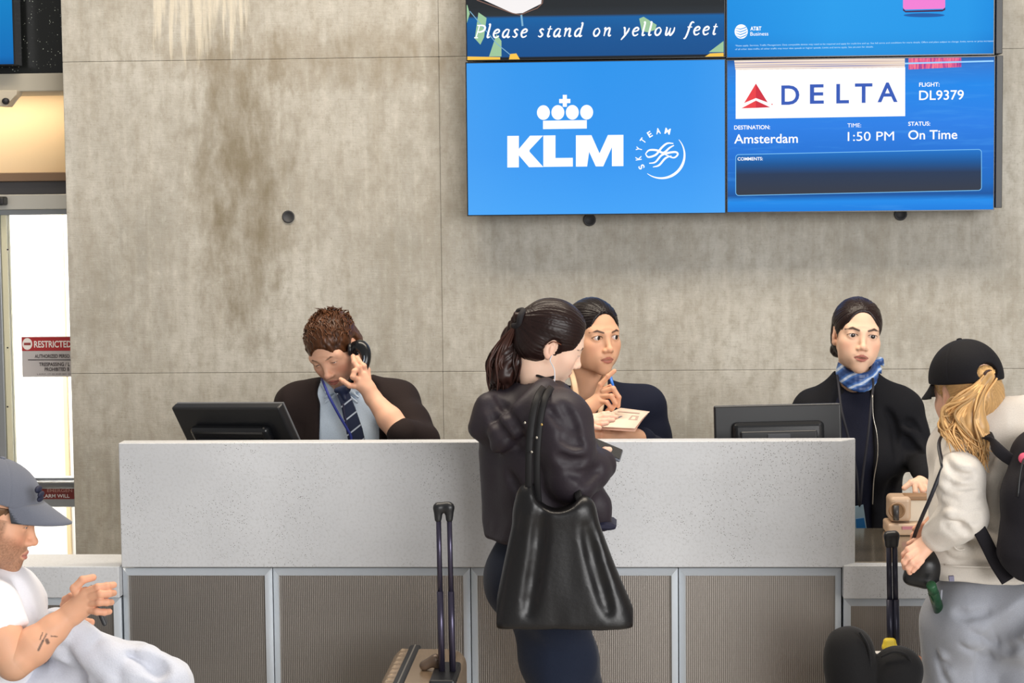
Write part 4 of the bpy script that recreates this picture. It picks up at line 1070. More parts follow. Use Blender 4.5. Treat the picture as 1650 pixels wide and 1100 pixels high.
    # scarf
    t = NT('blue_striped_silk'); vv = t.coords(rot=(0,0.5,0)); wv = t.n('ShaderNodeTexWave', wave_type='BANDS', bands_direction='Z'); wv.inputs['Scale'].default_value = 9; wv.inputs['Distortion'].default_value = 3; t.l(vv, wv.inputs['Vector'])
    t.set(Base_Color=t.ramp(wv.outputs['Fac'], [(0.2, rgb(44,74,130)), (0.6, rgb(66,108,176)), (0.85, rgb(86,130,196)), (0.95, rgb(196,210,232))]), Roughness=0.4); M_SC = t.m
    def ringpts(z, rx, ry, tilt=0.0): return [np.array((nb[0]+0.006+rx*math.cos(a), nb[1]-0.020+ry*math.sin(a), nb[2]+z+tilt*math.sin(a)+0.006*math.sin(2*a+1))) for a in np.linspace(0, 2*PI, 25)[:-1]]
    v = Vol(nb-np.array((0.11,0.13,0.06)), nb+np.array((0.13,0.11,0.10)), 0.003)
    for z, r, tl, th in ((0.010,0.060,0.026,0.010),(0.022,0.058,0.022,0.0095),(0.034,0.0555,0.020,0.009),(0.002,0.061,0.034,0.008)):
        P = ringpts(z, r, r*0.98, tl); v.chain(P+[P[0]], [th]*(len(P)+1), k=0.004)
    kn = nb+np.array((0.060,-0.01,0.040)); v.ell(kn, (0.016,0.018,0.014), k=0.006); v.chain([kn, kn+np.array((0.022,0.0,0.012)), kn+np.array((0.036,0.01,-0.004))], [0.011,0.013,0.004], k=0.005); v.chain([kn, kn+np.array((0.018,-0.004,-0.016)), kn+np.array((0.026,0.0,-0.030))], [0.010,0.010,0.003], k=0.005)
    cloth('neck_scarf', v, p, M_SC)
    # lanyard and badge
    M_LY = mat('black_ribbon', rgb(24,24,34), 0.7)
    ly = tube('lanyard', spline(PX((1349,604,6.60),(1351,618,6.54),(1356,660,6.465),(1366,700,6.448),(1380,760,6.455),(1385,815,6.46),(1391,760,6.452),(1399,700,6.446),(1404,650,6.475),(1407,622,6.53),(1406,606,6.60)), 6), 0.0042, M_LY, p, seg=6, flat=0.4, up=(0,1,0))
    prism('badge', pxpoly([(1375,816),(1391,813),(1397,855),(1378,858)], 6.462), 6.460, 6.465, mat('badge_card', rgb(150,180,200), 0.3), p)
    prism('badge_print', pxpoly([(1379,836),(1392,834),(1395,851),(1380,853)], 6.459), 6.4585, 6.4600, mat('badge_blue', rgb(36,112,180), 0.4), p)
    # ear stud, ring
    legs(p, hip-np.array((0,0,0.05)), [np.array((hip[0]+q*0.09, hip[1]+0.02, 0.06)) for q in (-1,1)], [np.array((hip[0]+q*0.09, hip[1], 0.47)) for q in (-1,1)], 'trousers', M_NAVYK, off=0.01, h=0.01)
agent_scarf()

# ---------------------------------------------------------------- agent with the pen (middle)
def agent_pen():
    Y = 6.42
    p = person('woman agent in navy blazer holding a blue pen behind the counter', (at(960,850,Y)[0], Y+0.05, 0))
    H = Head(at(957, 540, Y), 30, 2, 0, 1.02)
    nb = at(946, 632, Y+0.06); sa = at(886, 668, Y+0.02); sb = at(1034, 656, Y+0.12); hip = at(955, 880, Y+0.12)
    skin = rgb(224,172,138)
    parts = [H.skin(skin, nb, 0.050, lip=rgb(176,104,90), brow=rgb(44,28,22), lid=0.86, jaw=0.97, blush=0.25, liner=1.0, brow_t=1.0)]
    H.eyes(p, rgb(38,24,18), gaze=(20, 0))
    v = pvol([nb, sa, sb], 0.12, 0.005); v.cap(nb, lerp(nb, sa, 0.55), 0.036, 0.034, k=0.04); v.cap(nb, lerp(nb, sb, 0.55), 0.036, 0.034, k=0.04); v.ell((sa+sb)/2+np.array((0,-0.015,-0.05)), (0.11,0.062,0.085), k=0.04)
    parts.append(fine_mesh(v, skin))
    # raised hand with the pen
    h1 = 6.16
    fg = [(PX((963,634,h1),(968,619,h1-0.01),(980,606,h1-0.015),(990,597.5,h1-0.015)), 0.0092, 0.0068),
          (PX((972,630,h1-0.012),(988,626,h1-0.03),(997,640,h1-0.03),(996,654,h1-0.02)), 0.0092, 0.0072),
          (PX((970,638,h1-0.012),(985,638,h1-0.036),(992,650,h1-0.034),(986,659,h1-0.02)), 0.0088, 0.007),
          (PX((966,646,h1-0.01),(978,648,h1-0.034),(984,656,h1-0.032),(978,662,h1-0.02)), 0.008, 0.0065),
          (PX((962,640,h1+0.02),(974,628,h1+0.012),(984,622,h1+0.0)), 0.0098, 0.0075)]
    parts.append(hand_mesh(skin, fg, [(at(950,655,h1), at(968,636,h1), 0.021, 0.015), (at(950,657,h1), at(967,646,h1-0.008), 0.020, 0.015)], (PX((918,690,h1+0.08),(936,668,h1+0.02),(950,655,h1)), [0.033,0.026,0.022])))
    # lower hand under the papers
    h2 = 6.12
    fg = [(PX((985,697,h2),(972,693,h2-0.02),(960,692,h2-0.02),(950,694,h2-0.015)), 0.0092, 0.0075), (PX((984,701,h2-0.008),(968,699,h2-0.03),(956,698,h2-0.03),(946,699,h2-0.02)), 0.0092, 0.0075),
          (PX((984,706,h2-0.008),(968,705,h2-0.034),(955,704,h2-0.034),(945,705,h2-0.024)), 0.0088, 0.007), (PX((986,710,h2),(970,711,h2-0.03),(958,710,h2-0.03)), 0.008, 0.007), (PX((995,695,h2+0.01),(985,688,h2),(975,684,h2)), 0.0095, 0.0075)]
    parts.append(hand_mesh(skin, fg, [(at(1002,701,h2+0.02), at(986,699,h2), 0.021, 0.015), (at(1002,705,h2+0.02), at(986,706,h2), 0.020, 0.015)], (PX((1040,712,h2+0.09),(1022,706,h2+0.05),(1002,702,h2+0.02)), [0.034,0.030,0.023])))
    v = pvol([nb, sa, sb, hip, hip-np.array((0,0,0.8))], 0.2, 0.012); torso(v, nb-np.array((0,0,0.02)), sa, sb, hip, yaw=20, off=-0.012); v.chain([sb, at(1062,745,Y+0.10), at(1030,709,h2+0.07)], [0.04,0.034,0.026], k=0.02); v.chain([sa, at(862,760,Y-0.02), at(925,682,h1+0.05)], [0.04,0.034,0.024], k=0.02)
    parts.append(fine_mesh(v, skin)); body_mesh(p, parts)
    v = hair_base(H, 0.006, nape=-0.075)
    v.ell((0.0,0.105,-0.030), (0.034,0.030,0.032), k=0.015)
    V, Q = v.mesh(); V = relax(V, Q, 1); V = H.w(V)
    V, Q, C = grooves(V, Q, np.tile(np.array(rgb(22,14,13)), (len(V),1)), H, (0,0.11,-0.03), (0.01,-0.09,0.06), 0.0014, cvar=0.7)
    link('hair', np_mesh('hair', V, Q, C), M_HAIR, p)
    v = pvol([nb, sa, sb, hip], 0.2, 0.006); torso(v, nb, sa, sb, hip, yaw=20, off=0.004, depth=0.10); v.ell(nb+np.array((0.0,-0.05,0.036)), (0.060,0.10,0.048), k=0.01, op='sub'); v.cap(nb, nb+np.array((0,0,0.2)), 0.058, k=0.008, op='sub')
    v.plane(hip-np.array((0,0,0.06)), (0,0,-1)); cloth('blouse', v, p, fabric('dark_brown_knit', rgb(44,32,32)), 0.002, 14, (1,1,0.5), 2)
    # blazer
    v = pvol([nb, sa, sb, hip], 0.28, 0.006); torso(v, nb, sa, sb, hip-np.array((0,0,0.02)), yaw=20, off=0.02, depth=0.105, shr=0.05)
    eb, wb_ = at(1062, 745, Y+0.10), at(1034, 710, h2+0.085)
    v.chain([sb+np.array((0.012,0,0)), lerp(sb, eb, 0.5), eb, lerp(eb, wb_, 0.5), wb_], [0.060,0.062,0.056,0.048,0.044], k=0.03)
    ea, wa_ = at(862, 760, Y-0.02), at(915, 694, h1+0.085)
    v.chain([sa, lerp(sa, ea, 0.5), ea, wa_], [0.062,0.058,0.052,0.042], k=0.03)
    fr = at(949, 700, Y-0.14); v.rbox(fr+np.array((0,0.03,-0.02)), (0.052,0.14,0.4), 0.03, k=0.01, op='sub'); v.ell(nb+np.array((0,-0.02,0.035)), (0.064,0.085,0.062), k=0.01, op='sub'); v.cap(nb, nb+np.array((0,0,0.2)), 0.060, k=0.01, op='sub')
    v.plane(hip-np.array((0,0,0.14)), (0,0,-1)); bz = cloth('blazer', v, p, fabric('navy_wool', rgb(20,24,42), bump=0.15), 0.004, 9, (1,1,0.6), 8)
    # lanyard
    tube('lanyard', spline(PX((917,590,Y+0.02),(924,612,6.345),(929,640,6.315),(934,668,6.30),(940,705,6.30),(944,745,6.30)), 6), 0.010, mat('beige_ribbon', rgb(226,192,156), 0.6), p, seg=6, flat=0.2, up=(0,1,0))
    tube('lanyard', spline(PX((974,596,Y+0.05),(975,625,6.37),(968,660,6.32),(952,740,6.30)), 6), 0.008, MATS['beige_ribbon'], p, seg=6, flat=0.2, up=(0,1,0))
    legs(p, hip-np.array((0,0,0.05)), [np.array((hip[0]+q*0.09, hip[1]+0.02, 0.06)) for q in (-1,1)], [np.array((hip[0]+q*0.09, hip[1], 0.47)) for q in (-1,1)], 'trousers', M_NAVYK, off=0.01, h=0.01)
    # pen in the hand
    pn = empty('pen', at(988,636,6.15), 'blue pen in the raised hand of the navy blazer agent', 'pen')
    a, b = at(983,604,6.168), at(991,634,6.150)
    tube('barrel', [a, lerp(a,b,0.9), b], [0.0046,0.0046,0.004], mat('pen_blue', rgb(20,110,210), 0.35), pn, seg=12)
    tube('tip', [b, lerp(a,b,1.18)], [0.0035,0.0012], mat('pen_tip', rgb(30,60,120), 0.35), pn, seg=10)
    # papers
    ps = empty('travel_document', at(995,690,6.12), 'folded pink and cream travel papers held over the counter', 'document')
    M_PAP = mat('cream_paper', rgb(236,212,190), 0.7, bump=0.05, bscale=90)
    def sheet(q, nm, m, th=0.0012):
        a, b, c, d = [np.array(x) for x in q]; n = np.cross(b-a, d-a); n /= np.linalg.norm(n); n = n if n[2] > 0 else -n
        bm = bmesh.new(); N_ = 8; T_ = []; B_ = []
        for i in range(N_+1):
            s_ = i/N_; lift = 0.004*math.sin(s_*PI)
            for e in (0, 1):
                pnt = lerp(lerp(a, b, s_), lerp(d, c, s_), e)+n*lift
                T_.append(bm.verts.new(pnt+n*th/2)); B_.append(bm.verts.new(pnt-n*th/2))
        for i in range(N_):
            bm.faces.new((T_[2*i],T_[2*i+1],T_[2*i+3],T_[2*i+2])); bm.faces.new((B_[2*i],B_[2*i+2],B_[2*i+3],B_[2*i+1]))
            bm.faces.new((T_[2*i],T_[2*i+2],B_[2*i+2],B_[2*i])); bm.faces.new((T_[2*i+1],B_[2*i+1],B_[2*i+3],T_[2*i+3]))
        bm.faces.new((T_[0],B_[0],B_[1],T_[1])); bm.faces.new((T_[-1],B_[-1],B_[-2],T_[-2]))
        return from_bm(nm, bm, m, ps, True)
    c0, c1, c2, c3 = at(944,687,6.05), at(1000,657,6.25), at(1047,663,6.22), at(1023,690,6.04)
    sheet((c0,c1,c2,c3), 'top_sheet', M_PAP)
    dn = np.array((0,0,-0.006))
    sheet((c0+dn,c1+dn,c2+dn*1.2+np.array((-0.006,0,0)),c3+dn*1.6), 'under_sheet', mat('pink_paper', rgb(230,182,158), 0.7))
    def onp(u, v_): return lerp(lerp(c0,c1,u), lerp(c3,c2,u), v_)+np.array((0,0,0.005))
    def pr_(us, m): 
        bm = bmesh.new(); bm.faces.new([bm.verts.new(onp(*q)) for q in us]); return from_bm('print', bm, m, ps)
    pr_([(0.38,0.70),(0.62,0.66),(0.62,0.86),(0.38,0.92)], mat('paper_print', rgb(186,160,146), 0.7)); pr_([(0.42,0.74),(0.56,0.72),(0.56,0.80),(0.42,0.84)], M_PAP)
    pr_([(0.05,0.30),(0.55,0.42),(0.54,0.47),(0.05,0.36)], mat('paper_grey', rgb(120,112,124), 0.7))
    pr_([(0.74,0.15),(0.80,0.15),(0.80,0.8),(0.74,0.8)], MATS['paper_print'])
agent_pen()

# ---------------------------------------------------------------- man agent on the telephone
def agent_phone():
    Y = 6.45
    p = person('man agent with bowed head holding a telephone handset to his ear', (at(570,850,Y)[0], Y+0.05, 0))
    H = Head(at(538, 562, Y), -17, 32, -13, 0.99, male=True)
    nb = at(556, 622, Y+0.07); sa = at(482, 655, Y+0.10); sb = at(638, 652, Y+0.06); hip = at(572, 890, Y+0.10)
    skin = rgb(234,182,152)
    parts = [H.skin(skin, nb, 0.058, lip=rgb(190,110,100), brow=rgb(70,44,30), lid=0.08, jaw=1.05, blush=0.55, liner=0.35, brow_t=0.9, beard=(rgb(150,104,80), 0.28), nose=1.05)]
    H.eyes(p, rgb(80,90,100))
    hy = 6.33
    fg = [(PX((584,604,hy),(577,592,hy-0.012),(571,584,hy-0.004),(569,574,hy+0.012)), 0.0105, 0.008),
          (PX((588,600,hy+0.005),(586,590,hy+0.0),(580,583,hy+0.01),(576,576,hy+0.02)), 0.0105, 0.008),
          (PX((578,613,hy-0.01),(569,607,hy-0.03),(571,598,hy-0.025),(579,593,hy-0.006)), 0.0102, 0.008),
          (PX((575,622,hy-0.012),(563,621,hy-0.03),(553,614,hy-0.03),(549,611,hy-0.026)), 0.0095, 0.0072),
          (PX((593,610,hy+0.02),(592,596,hy+0.03),(586,586,hy+0.03)), 0.011, 0.0088)]
    el, wr = at(650, 702, 6.27), at(601, 641, hy)
    parts.append(hand_mesh(skin, fg, [(wr, at(585,604,hy), 0.026, 0.017), (wr, at(579,614,hy-0.006), 0.025, 0.017), (at(594,626,hy), at(577,621,hy-0.01), 0.022, 0.014)], ([el, lerp(el, wr, 0.45), wr], [0.042, 0.040, 0.026])))
    v = pvol([nb, sa, sb, hip, hip-np.array((0,0,0.8))], 0.2, 0.012); torso(v, nb-np.array((0,0,0.02)), sa, sb, hip, off=-0.012, fem=False, depth=0.115, waist=0.14); v.chain([sb, at(676,712,6.36), lerp(el, wr, 0.15)], [0.045,0.04,0.034], k=0.02)
    parts.append(fine_mesh(v, skin)); body_mesh(p, parts)
    # short brown hair with a fringe, built as a cap plus many combed locks
    v = hair_base(H, 0.010, nape=-0.055, face=(0.068,0.066,0.094), fz=-0.018, top=0.008)
    for sx in (-1,1): v.cap((sx*0.070,-0.016,0.01), (sx*0.071,-0.012,-0.018), 0.010, 0.006, k=0.008)
    V, Q = v.mesh(); V = relax(V, Q, 1); hc = np.array(rgb(74,44,25)); L = V
    n1 = vnoise(np.stack([L[:,0]*150, L[:,1]*38, L[:,2]*60], 1), 4); n2 = vnoise(np.stack([L[:,0]*300, L[:,1]*70, L[:,2]*110], 1), 6)
    N = vnormals(V, Q); V = V+N*(0.0016*n1+0.0010*n2)[:,None]
    C = hc*(1+0.45*n1+0.3*n2)[:,None]
    rs = np.random.RandomState(3); lk = []
    for i in range(420):
        a = rs.uniform(0, 2*PI); e = rs.uniform(0.1, 1.35)
        r0 = np.array((0.084*math.cos(e)*math.cos(a), 0.014+0.102*math.cos(e)*math.sin(a), 0.036+0.095*math.sin(e)))
        if r0[1] < -0.05 and r0[2] < 0.092: continue
        if r0[2] < 0.02 and r0[1] < 0.0: continue
        out = (r0-np.array((0,0.014,0.034)))/0.09
        fl = np.array((0.45, -0.75, 0.0))+rs.normal(0, 0.28, 3); fl -= out*np.dot(fl, out); fl /= np.linalg.norm(fl)
        ln = rs.uniform(0.016, 0.034)
        lk.append(([r0-out*0.004, r0+fl*ln*0.5+out*0.0015, r0+fl*ln-out*rs.uniform(0.0,0.004)], [0.0020,0.0022,0.0004]))
    for i in range(5): lk.append(([(0.005*i-0.01,0.03,0.128), (0.004*i-0.004,0.034,0.142), (0.010*i-0.012,0.030-0.004*i,0.152)], [0.0012,0.001,0.0004]))
    V3, Q3 = tubes_np([(np.array(a), r) for a, r in lk], 5)
    C3 = np.repeat(hc[None]*np.clip(1.25+0.5*rs.normal(0,1,(len(lk),1)), 0.5, 2.4), [15]*len(lk), axis=0) if len(V3) == 15*len(lk) else np.tile(hc, (len(V3),1))
    V4, Q4, C4 = merge((V, Q, C), (V3, Q3, C3)); V4 = H.w(V4)
    link('hair', np_mesh('hair', V4, Q4, np.clip(C4, 0, 1)), M_HAIR, p)
    # shirt
    v = pvol([nb, sa, sb, hip], 0.2, 0.006); torso(v, nb, sa, sb, hip, off=0.006, fem=False, depth=0.112, waist=0.14)
    v.cap(nb, nb+np.array((-0.01,-0.03,0.2)), 0.058, k=0.006, op='sub')
    v.plane(hip-np.array((0,0,0.06)), (0,0,-1)); M_SHIRT = fabric('pale_blue_shirt', rgb(206,222,240), 0.7, 0.1); sh = cloth('shirt', v, p, M_SHIRT, 0.004, 12, (1,1,0.7), 9)
    # collar
    cv = Vol(nb-np.array((0.13,0.16,0.07)), nb+np.array((0.13,0.10,0.09)), 0.0035)
    def ring(z, r, a0, a1, n=16): return [np.array((nb[0]+r*math.cos(a), nb[1]-0.012+r*math.sin(a), nb[2]+z-0.026*max(0,-math.sin(a)))) for a in np.linspace(math.radians(a0), math.radians(a1), n)]
    for z, r in ((0.012,0.074),(0.024,0.072),(0.036,0.070),(0.046,0.0675)): 
        P = ring(z, r, -78, 258); cv.chain(P, [0.0055]*len(P), k=0.006)
    for q in (-1,1):
        a, b, c = nb+np.array((q*0.060,-0.055,0.020)), nb+np.array((q*0.018,-0.088,-0.018)), nb+np.array((q*0.052,-0.092,-0.045))
        for t_ in np.linspace(0, 1, 5): cv.cap(lerp(a, b, t_), lerp(a, c, t_), 0.0045, k=0.004)
    cloth('collar', cv, p, M_SHIRT)
    # tie
    t = NT('striped_tie'); wv = t.n('ShaderNodeTexWave', wave_type='BANDS', bands_direction='X', wave_profile='SAW'); wv.inputs['Scale'].default_value = 7.5; t.l(t.coords(rot=(0,math.radians(-52),0)), wv.inputs['Vector'])
    t.set(Base_Color=t.ramp(wv.outputs['Fac'], [(0.0, rgb(26,36,66)), (0.86, rgb(26,36,66)), (0.88, rgb(206,214,226)), (0.97, rgb(206,214,226)), (0.99, rgb(26,36,66))]), Roughness=0.5)
    t.t.nodes[wv.name].bands_direction = 'X'
    ty = 6.355
    tp = [(541,628),(556,622),(563,632),(572,655),(584,690),(590,716),(592,745),(568,748),(563,716),(556,680),(550,652)]
    prism('tie', pxpoly(tp, ty), ty-0.012, ty, t.m, p, bevel=0.003)
    v = Vol(at(550,628,ty)-0.04, at(550,628,ty)+0.04, 0.0025); v.cap(at(543,629,ty-0.005), at(558,626,ty-0.008), 0.010, 0.015, k=0.01); v.cap(at(552,632,ty-0.006), at(556,642,ty-0.006), 0.012, 0.010, k=0.01)
    cloth('tie_knot', v, p, mat('navy_silk', rgb(26,36,66), 0.5))
    # cardigan, open, sleeve pushed up
    v = pvol([nb, sa, sb, hip, el], 0.22, 0.006); torso(v, nb, sa, sb, hip-np.array((0,0,0.02)), off=0.022, fem=False, depth=0.112, waist=0.14, shr=0.05)
    e1 = at(676, 712, 6.36); cf = lerp(el, wr, 0.04)
    v.chain([sb, lerp(sb, e1, 0.55), e1], [0.072,0.068,0.060], k=0.03); v.cap(e1, cf, 0.060, 0.052, k=0.02)
    eL, wL = at(462, 750, Y+0.06), at(500, 790, 6.40); v.chain([sa, lerp(sa, eL, 0.5), eL, wL], [0.070,0.064,0.056,0.046], k=0.03)
    fr = np.array((at(553, 700, 6.3)[0], 6.3, at(553,700,6.3)[2])); v.rbox(fr+np.array((0.0,0.03,-0.02)), (0.100,0.16,0.5), 0.04, k=0.012, op='sub')
    v.cap(nb, nb+np.array((0,-0.02,0.2)), 0.082, 0.10, k=0.012, op='sub'); v.ell(nb+np.array((0,-0.06,0.0)), (0.088,0.12,0.08), k=0.012, op='sub')
    v.plane(hip-np.array((0,0,0.10)), (0,0,-1)); cloth('cardigan', v, p, fabric('dark_brown_cardigan', rgb(36,26,25)), 0.006, 9, (1,1,0.6), 15)
    # lanyard
    tube('lanyard', spline(PX((518,610,6.43),(523,621,6.368),(532,642,6.33),(546,668,6.318),(560,692,6.315),(566,706,6.315),(566,735,6.315)), 6), 0.0044, mat('blue_ribbon', rgb(30,44,130), 0.6), p, seg=6, flat=0.4, up=(0,1,0))
    tube('lanyard', spline(PX((553,650,6.326),(556,672,6.322),(562,695,6.32),(566,706,6.318)), 6), 0.0032, mat('navy_ribbon', rgb(30,30,60), 0.6), p, seg=6, flat=0.4, up=(0,1,0))
    legs(p, hip-np.array((0,0,0.05)), [np.array((hip[0]+q*0.09, hip[1]+0.02, 0.06)) for q in (-1,1)], [np.array((hip[0]+q*0.09, hip[1], 0.47)) for q in (-1,1)], 'trousers', M_BLACKK, off=0.01, h=0.01)
    # handset
    hs = empty('telephone_handset', at(580,575,6.36), 'glossy black telephone handset at the ear of the man agent', 'telephone')
    v = Vol(at(578,578,6.37)-0.12, at(578,578,6.37)+0.12, 0.0025)
    P = spline(PX((573,560,6.385),(581,557,6.37),(588,566,6.36),(589,580,6.35),(584,594,6.345),(577,606,6.35),(568,616,6.36)), 5)
    v.chain(list(P), list(np.interp(np.linspace(0,1,len(P)), [0,0.25,0.5,0.75,1], [0.017,0.0175,0.0145,0.0145,0.017])), k=0.006)
    v.ell(at(572,562,6.385), (0.016,0.022,0.024), k=0.008)
    cloth('handset_body', v, hs, M_BLACKG)
    c_ = at(569,563,6.385); lathe('earpiece', [(0.019,-0.006),(0.021,0.0),(0.019,0.006)], c_-np.array((0.009,0,0)), M_BLACK, hs, axis='x')
    tube('trim_line', spline(PX((583,560,6.348),(586.5,568,6.342),(586.5,580,6.333),(582,593,6.330)), 5), 0.0016, mat('silver_trim', rgb(170,185,205), 0.25, 0.5), hs, seg=6)
agent_phone()

# ---------------------------------------------------------------- customer with the black tote
M_PLUM = fabric('plum_black_nylon', rgb(45,38,45), 0.55, 0.12, 160, 0.0, spec=0.35)
M_DENIM = fabric('dark_denim', rgb(18,27,46), 0.85, 0.2, 400, 0.1)
def customer():
    Y = 5.36
    p = person('woman with dark ponytail and dark hooded jacket standing at the counter', (at(890,850,Y)[0], Y, 0))
    H = Head(at(890, 549, Y), 108, 25, -14, 0.93)
    nb = at(868, 628, Y+0.0); sa = at(902, 681, Y-0.14); sb = at(838, 668, Y+0.14); hip = at(868, 900, Y)
    skin = rgb(242,204,180)
    parts = [H.skin(skin, nb, 0.046, lip=rgb(196,126,112), brow=rgb(40,26,24), lid=0.35, jaw=0.92, blush=0.35, liner=0.3, brow_t=1.0)]
    H.eyes(p, rgb(60,40,30), gaze=(0, 12))
    # near hand with the phone
    hy = 5.30
    fg = [(PX((972,738,hy),(981,743,hy+0.02),(986,737,hy+0.035),(985,730,hy+0.035)), 0.0092, 0.0075), (PX((971,743,hy),(980,749,hy+0.02),(985,744,hy+0.035),(984,738,hy+0.035)), 0.009, 0.0075), (PX((969,748,hy),(977,755,hy+0.018),(983,751,hy+0.034),(982,745,hy+0.034)), 0.0088, 0.007), (PX((966,751,hy+0.004),(973,759,hy+0.018),(979,756,hy+0.03)), 0.008, 0.0068), (PX((966,731,hy+0.002),(975,725,hy-0.004),(982,724,hy+0.004)), 0.0102, 0.0078)]
    parts.append(hand_mesh(skin, fg, [(at(960,741,hy-0.01), at(972,738,hy), 0.021, 0.015), (at(960,744,hy-0.01), at(970,747,hy), 0.020, 0.015)], (PX((935,760,hy-0.06),(958,743,hy-0.01)), [0.028,0.023])))
    # far hand reaching over the papers
    h2 = 6.04
    fg = [(PX((962,670,h2),(972,667,h2-0.005),(980,666,h2-0.005),(988,668,h2)), 0.0088, 0.007), (PX((962,674,h2-0.01),(974,671,h2-0.015),(984,671,h2-0.015),(993,672,h2-0.01)), 0.0088, 0.007), (PX((961,679,h2-0.018),(972,678,h2-0.024),(981,677,h2-0.024),(988,677,h2-0.02)), 0.0085, 0.0068), (PX((960,683,h2-0.02),(970,683,h2-0.03),(978,682,h2-0.03)), 0.008, 0.0066), (PX((950,686,h2-0.02),(958,688,h2-0.04),(966,689,h2-0.045)), 0.0092, 0.0075)]
    parts.append(hand_mesh(rgb(238,196,172), fg, [(at(944,677,h2), at(962,672,h2), 0.020, 0.013), (at(944,680,h2), at(961,680,h2-0.015), 0.019, 0.013)], (PX((915,690,h2-0.1),(930,682,h2-0.05),(944,678,h2)), [0.030,0.026,0.022])))
    v = pvol([nb, sa, sb, hip, at(970,700,6.1)], 0.2, 0.01); torso(v, nb-np.array((0,0,0.02)), sa, sb, hip, yaw=105, off=-0.012)
    v.chain([sa, at(922,772,5.19), at(955,746,5.28)], [0.04,0.034,0.022], k=0.02); v.chain([sb, at(880,730,5.62), at(936,681,5.99)], [0.04,0.034,0.020], k=0.02)
    parts.append(fine_mesh(v, skin)); body_mesh(p, parts)
    # hair drawn back into a ponytail
    v = hair_base(H, 0.008, nape=-0.062, back=0.03, face=(0.080,0.090,0.122))
    v.ell((0,0.098,0.016), (0.028,0.03,0.028), k=0.03)
    V, Q = v.mesh(); V = relax(V, Q, 1); V = H.w(V); hc = np.array(rgb(34,20,18))
    cap_ = grooves(V, Q, np.tile(hc, (len(V),1)), H, (0,0.125,0.02), (0,-0.085,0.05), 0.0010)
    tl = H.w1((0,0.122,0.020))
    lk = []; rs = np.random.RandomState(5)
    tail = [tl, at(827,545,Y+0.02), at(815,575,Y+0.0), at(812,605,Y-0.01), at(812,628,Y-0.01)]
    vt = pvol(tail, 0.08, 0.004); vt.chain(tail, [0.018,0.028,0.033,0.028,0.012], k=0.02); vt.cap(at(833,560,Y), at(842,612,Y-0.01), 0.018, 0.014, k=0.02); vt.cap(at(820,560,Y), at(798,612,Y-0.01), 0.016, 0.012, k=0.02)
    Vt, Qt = vt.mesh(); Vt = relax(Vt, Qt, 1)
    nn = vnoise(np.stack([Vt[:,0]*95+6*np.sin(Vt[:,2]*22), Vt[:,1]*95, Vt[:,2]*9], 1), 3); Vt = Vt+vnormals(Vt, Qt)*(0.004*nn)[:,None]
    tc = (np.tile(np.array(rgb(44,26,22)), (len(Vt),1))*(1+0.5*nn)[:,None])
    for i in range(150):
        u = rs.uniform(-1, 1); w_ = rs.uniform(-1, 1); ph = rs.uniform(0, 6.28)
        e = at(812+u*24, rs.uniform(600, 642), Y-0.005+w_*0.03); m1 = at(822+u*17, 552, Y+0.01+w_*0.036); m2 = at(813+u*27, 582, Y+w_*0.04)
        m1 = m1+np.array((0.004*math.sin(ph),0,0)); m2 = m2+np.array((0.006*math.sin(ph+2),0,0))
        lk.append((spline([tl+np.array((0,w_*0.012,u*0.01)), m1, m2, lerp(m2, e, 0.55)+np.array((0.007*math.sin(ph+4),0,0)), e], 5), [0.003,0.0036,0.0034,0.003,0.0006]))
    Vl, Ql = tubes_np(lk, 5); per = len(Vl)//len(lk)
    Cl = np.repeat(np.array(rgb(54,32,26))[None]*np.clip(1+0.45*rs.normal(0,1,(len(lk),1)), 0.35, 2.2), per, axis=0)
    V, Q, C = merge(cap_, (Vt, Qt, tc), (Vl, Ql, Cl)); link('hair', np_mesh('hair', V, Q, np.clip(C,0,1)), M_HAIR, p)
    P = [tl+H.R@np.array((0.023*math.cos(a), 0.0+0.003*math.sin(3*a), 0.023*math.sin(a))) for a in np.linspace(0, 2*PI, 20)]
    tube('hair_tie', P, 0.009, mat('black_scrunchie', rgb(22,18,22), 0.8), p, seg=8)
    # glasses arm, earphone lead, cord
    tube('glasses', spline([H.w1((-0.076,0.028,0.002)), H.w1((-0.0805,0.018,0.016)), H.w1((-0.079,-0.006,0.016))], 6), 0.0016, mat('copper_wire', rgb(120,70,50), 0.35, 0.6), p, seg=6)
    tube('earphone_lead', spline([H.w1((-0.078,0.004,-0.024)), H.w1((-0.080,0.002,-0.040)), at(893.5,597,Y-0.085), at(893,622,Y-0.09)], 6), 0.0015, mat('white_lead', rgb(226,230,238), 0.4), p, seg=6)
    tube('neck_cord', spline(PX((855,606,Y+0.03),(866,605,Y-0.055),(880,609,Y-0.06),(893,607,Y-0.06),(884,614,Y-0.07)), 6), 0.0034, MATS['black_scrunchie'], p, seg=6)
    # jacket with hood
    v = pvol([nb, sa, sb, hip, at(972,745,5.3), at(760,680,Y), at(985,850,Y)], 0.16, 0.006)
    torso(v, nb-np.array((0,0,0.03)), sa, sb, hip-np.array((0,0,0.0)), yaw=105, off=0.024, depth=0.115, waist=0.145, shr=0.055)
    e1, c1 = at(922, 772, 5.19), at(966, 748, 5.275)
    v.chain([sa, at(914,720,5.19), e1], [0.072,0.068,0.062], k=0.03); v.chain([e1, lerp(e1,c1,0.55), c1], [0.062,0.054,0.042], k=0.02)
    e2, c2 = at(880, 730, 5.62), at(922, 687, 5.90); v.chain([sb, e2, c2], [0.066,0.058,0.040], k=0.03)
    # hood and bloused back
    v.ell(at(800,672,Y+0.0), (0.058,0.12,0.075), k=0.04); v.cap(at(785,650,Y-0.06), at(772,690,Y-0.05), 0.022, 0.030, k=0.03); v.cap(at(782,650,Y+0.06), at(772,690,Y+0.06), 0.022, 0.028, k=0.03)
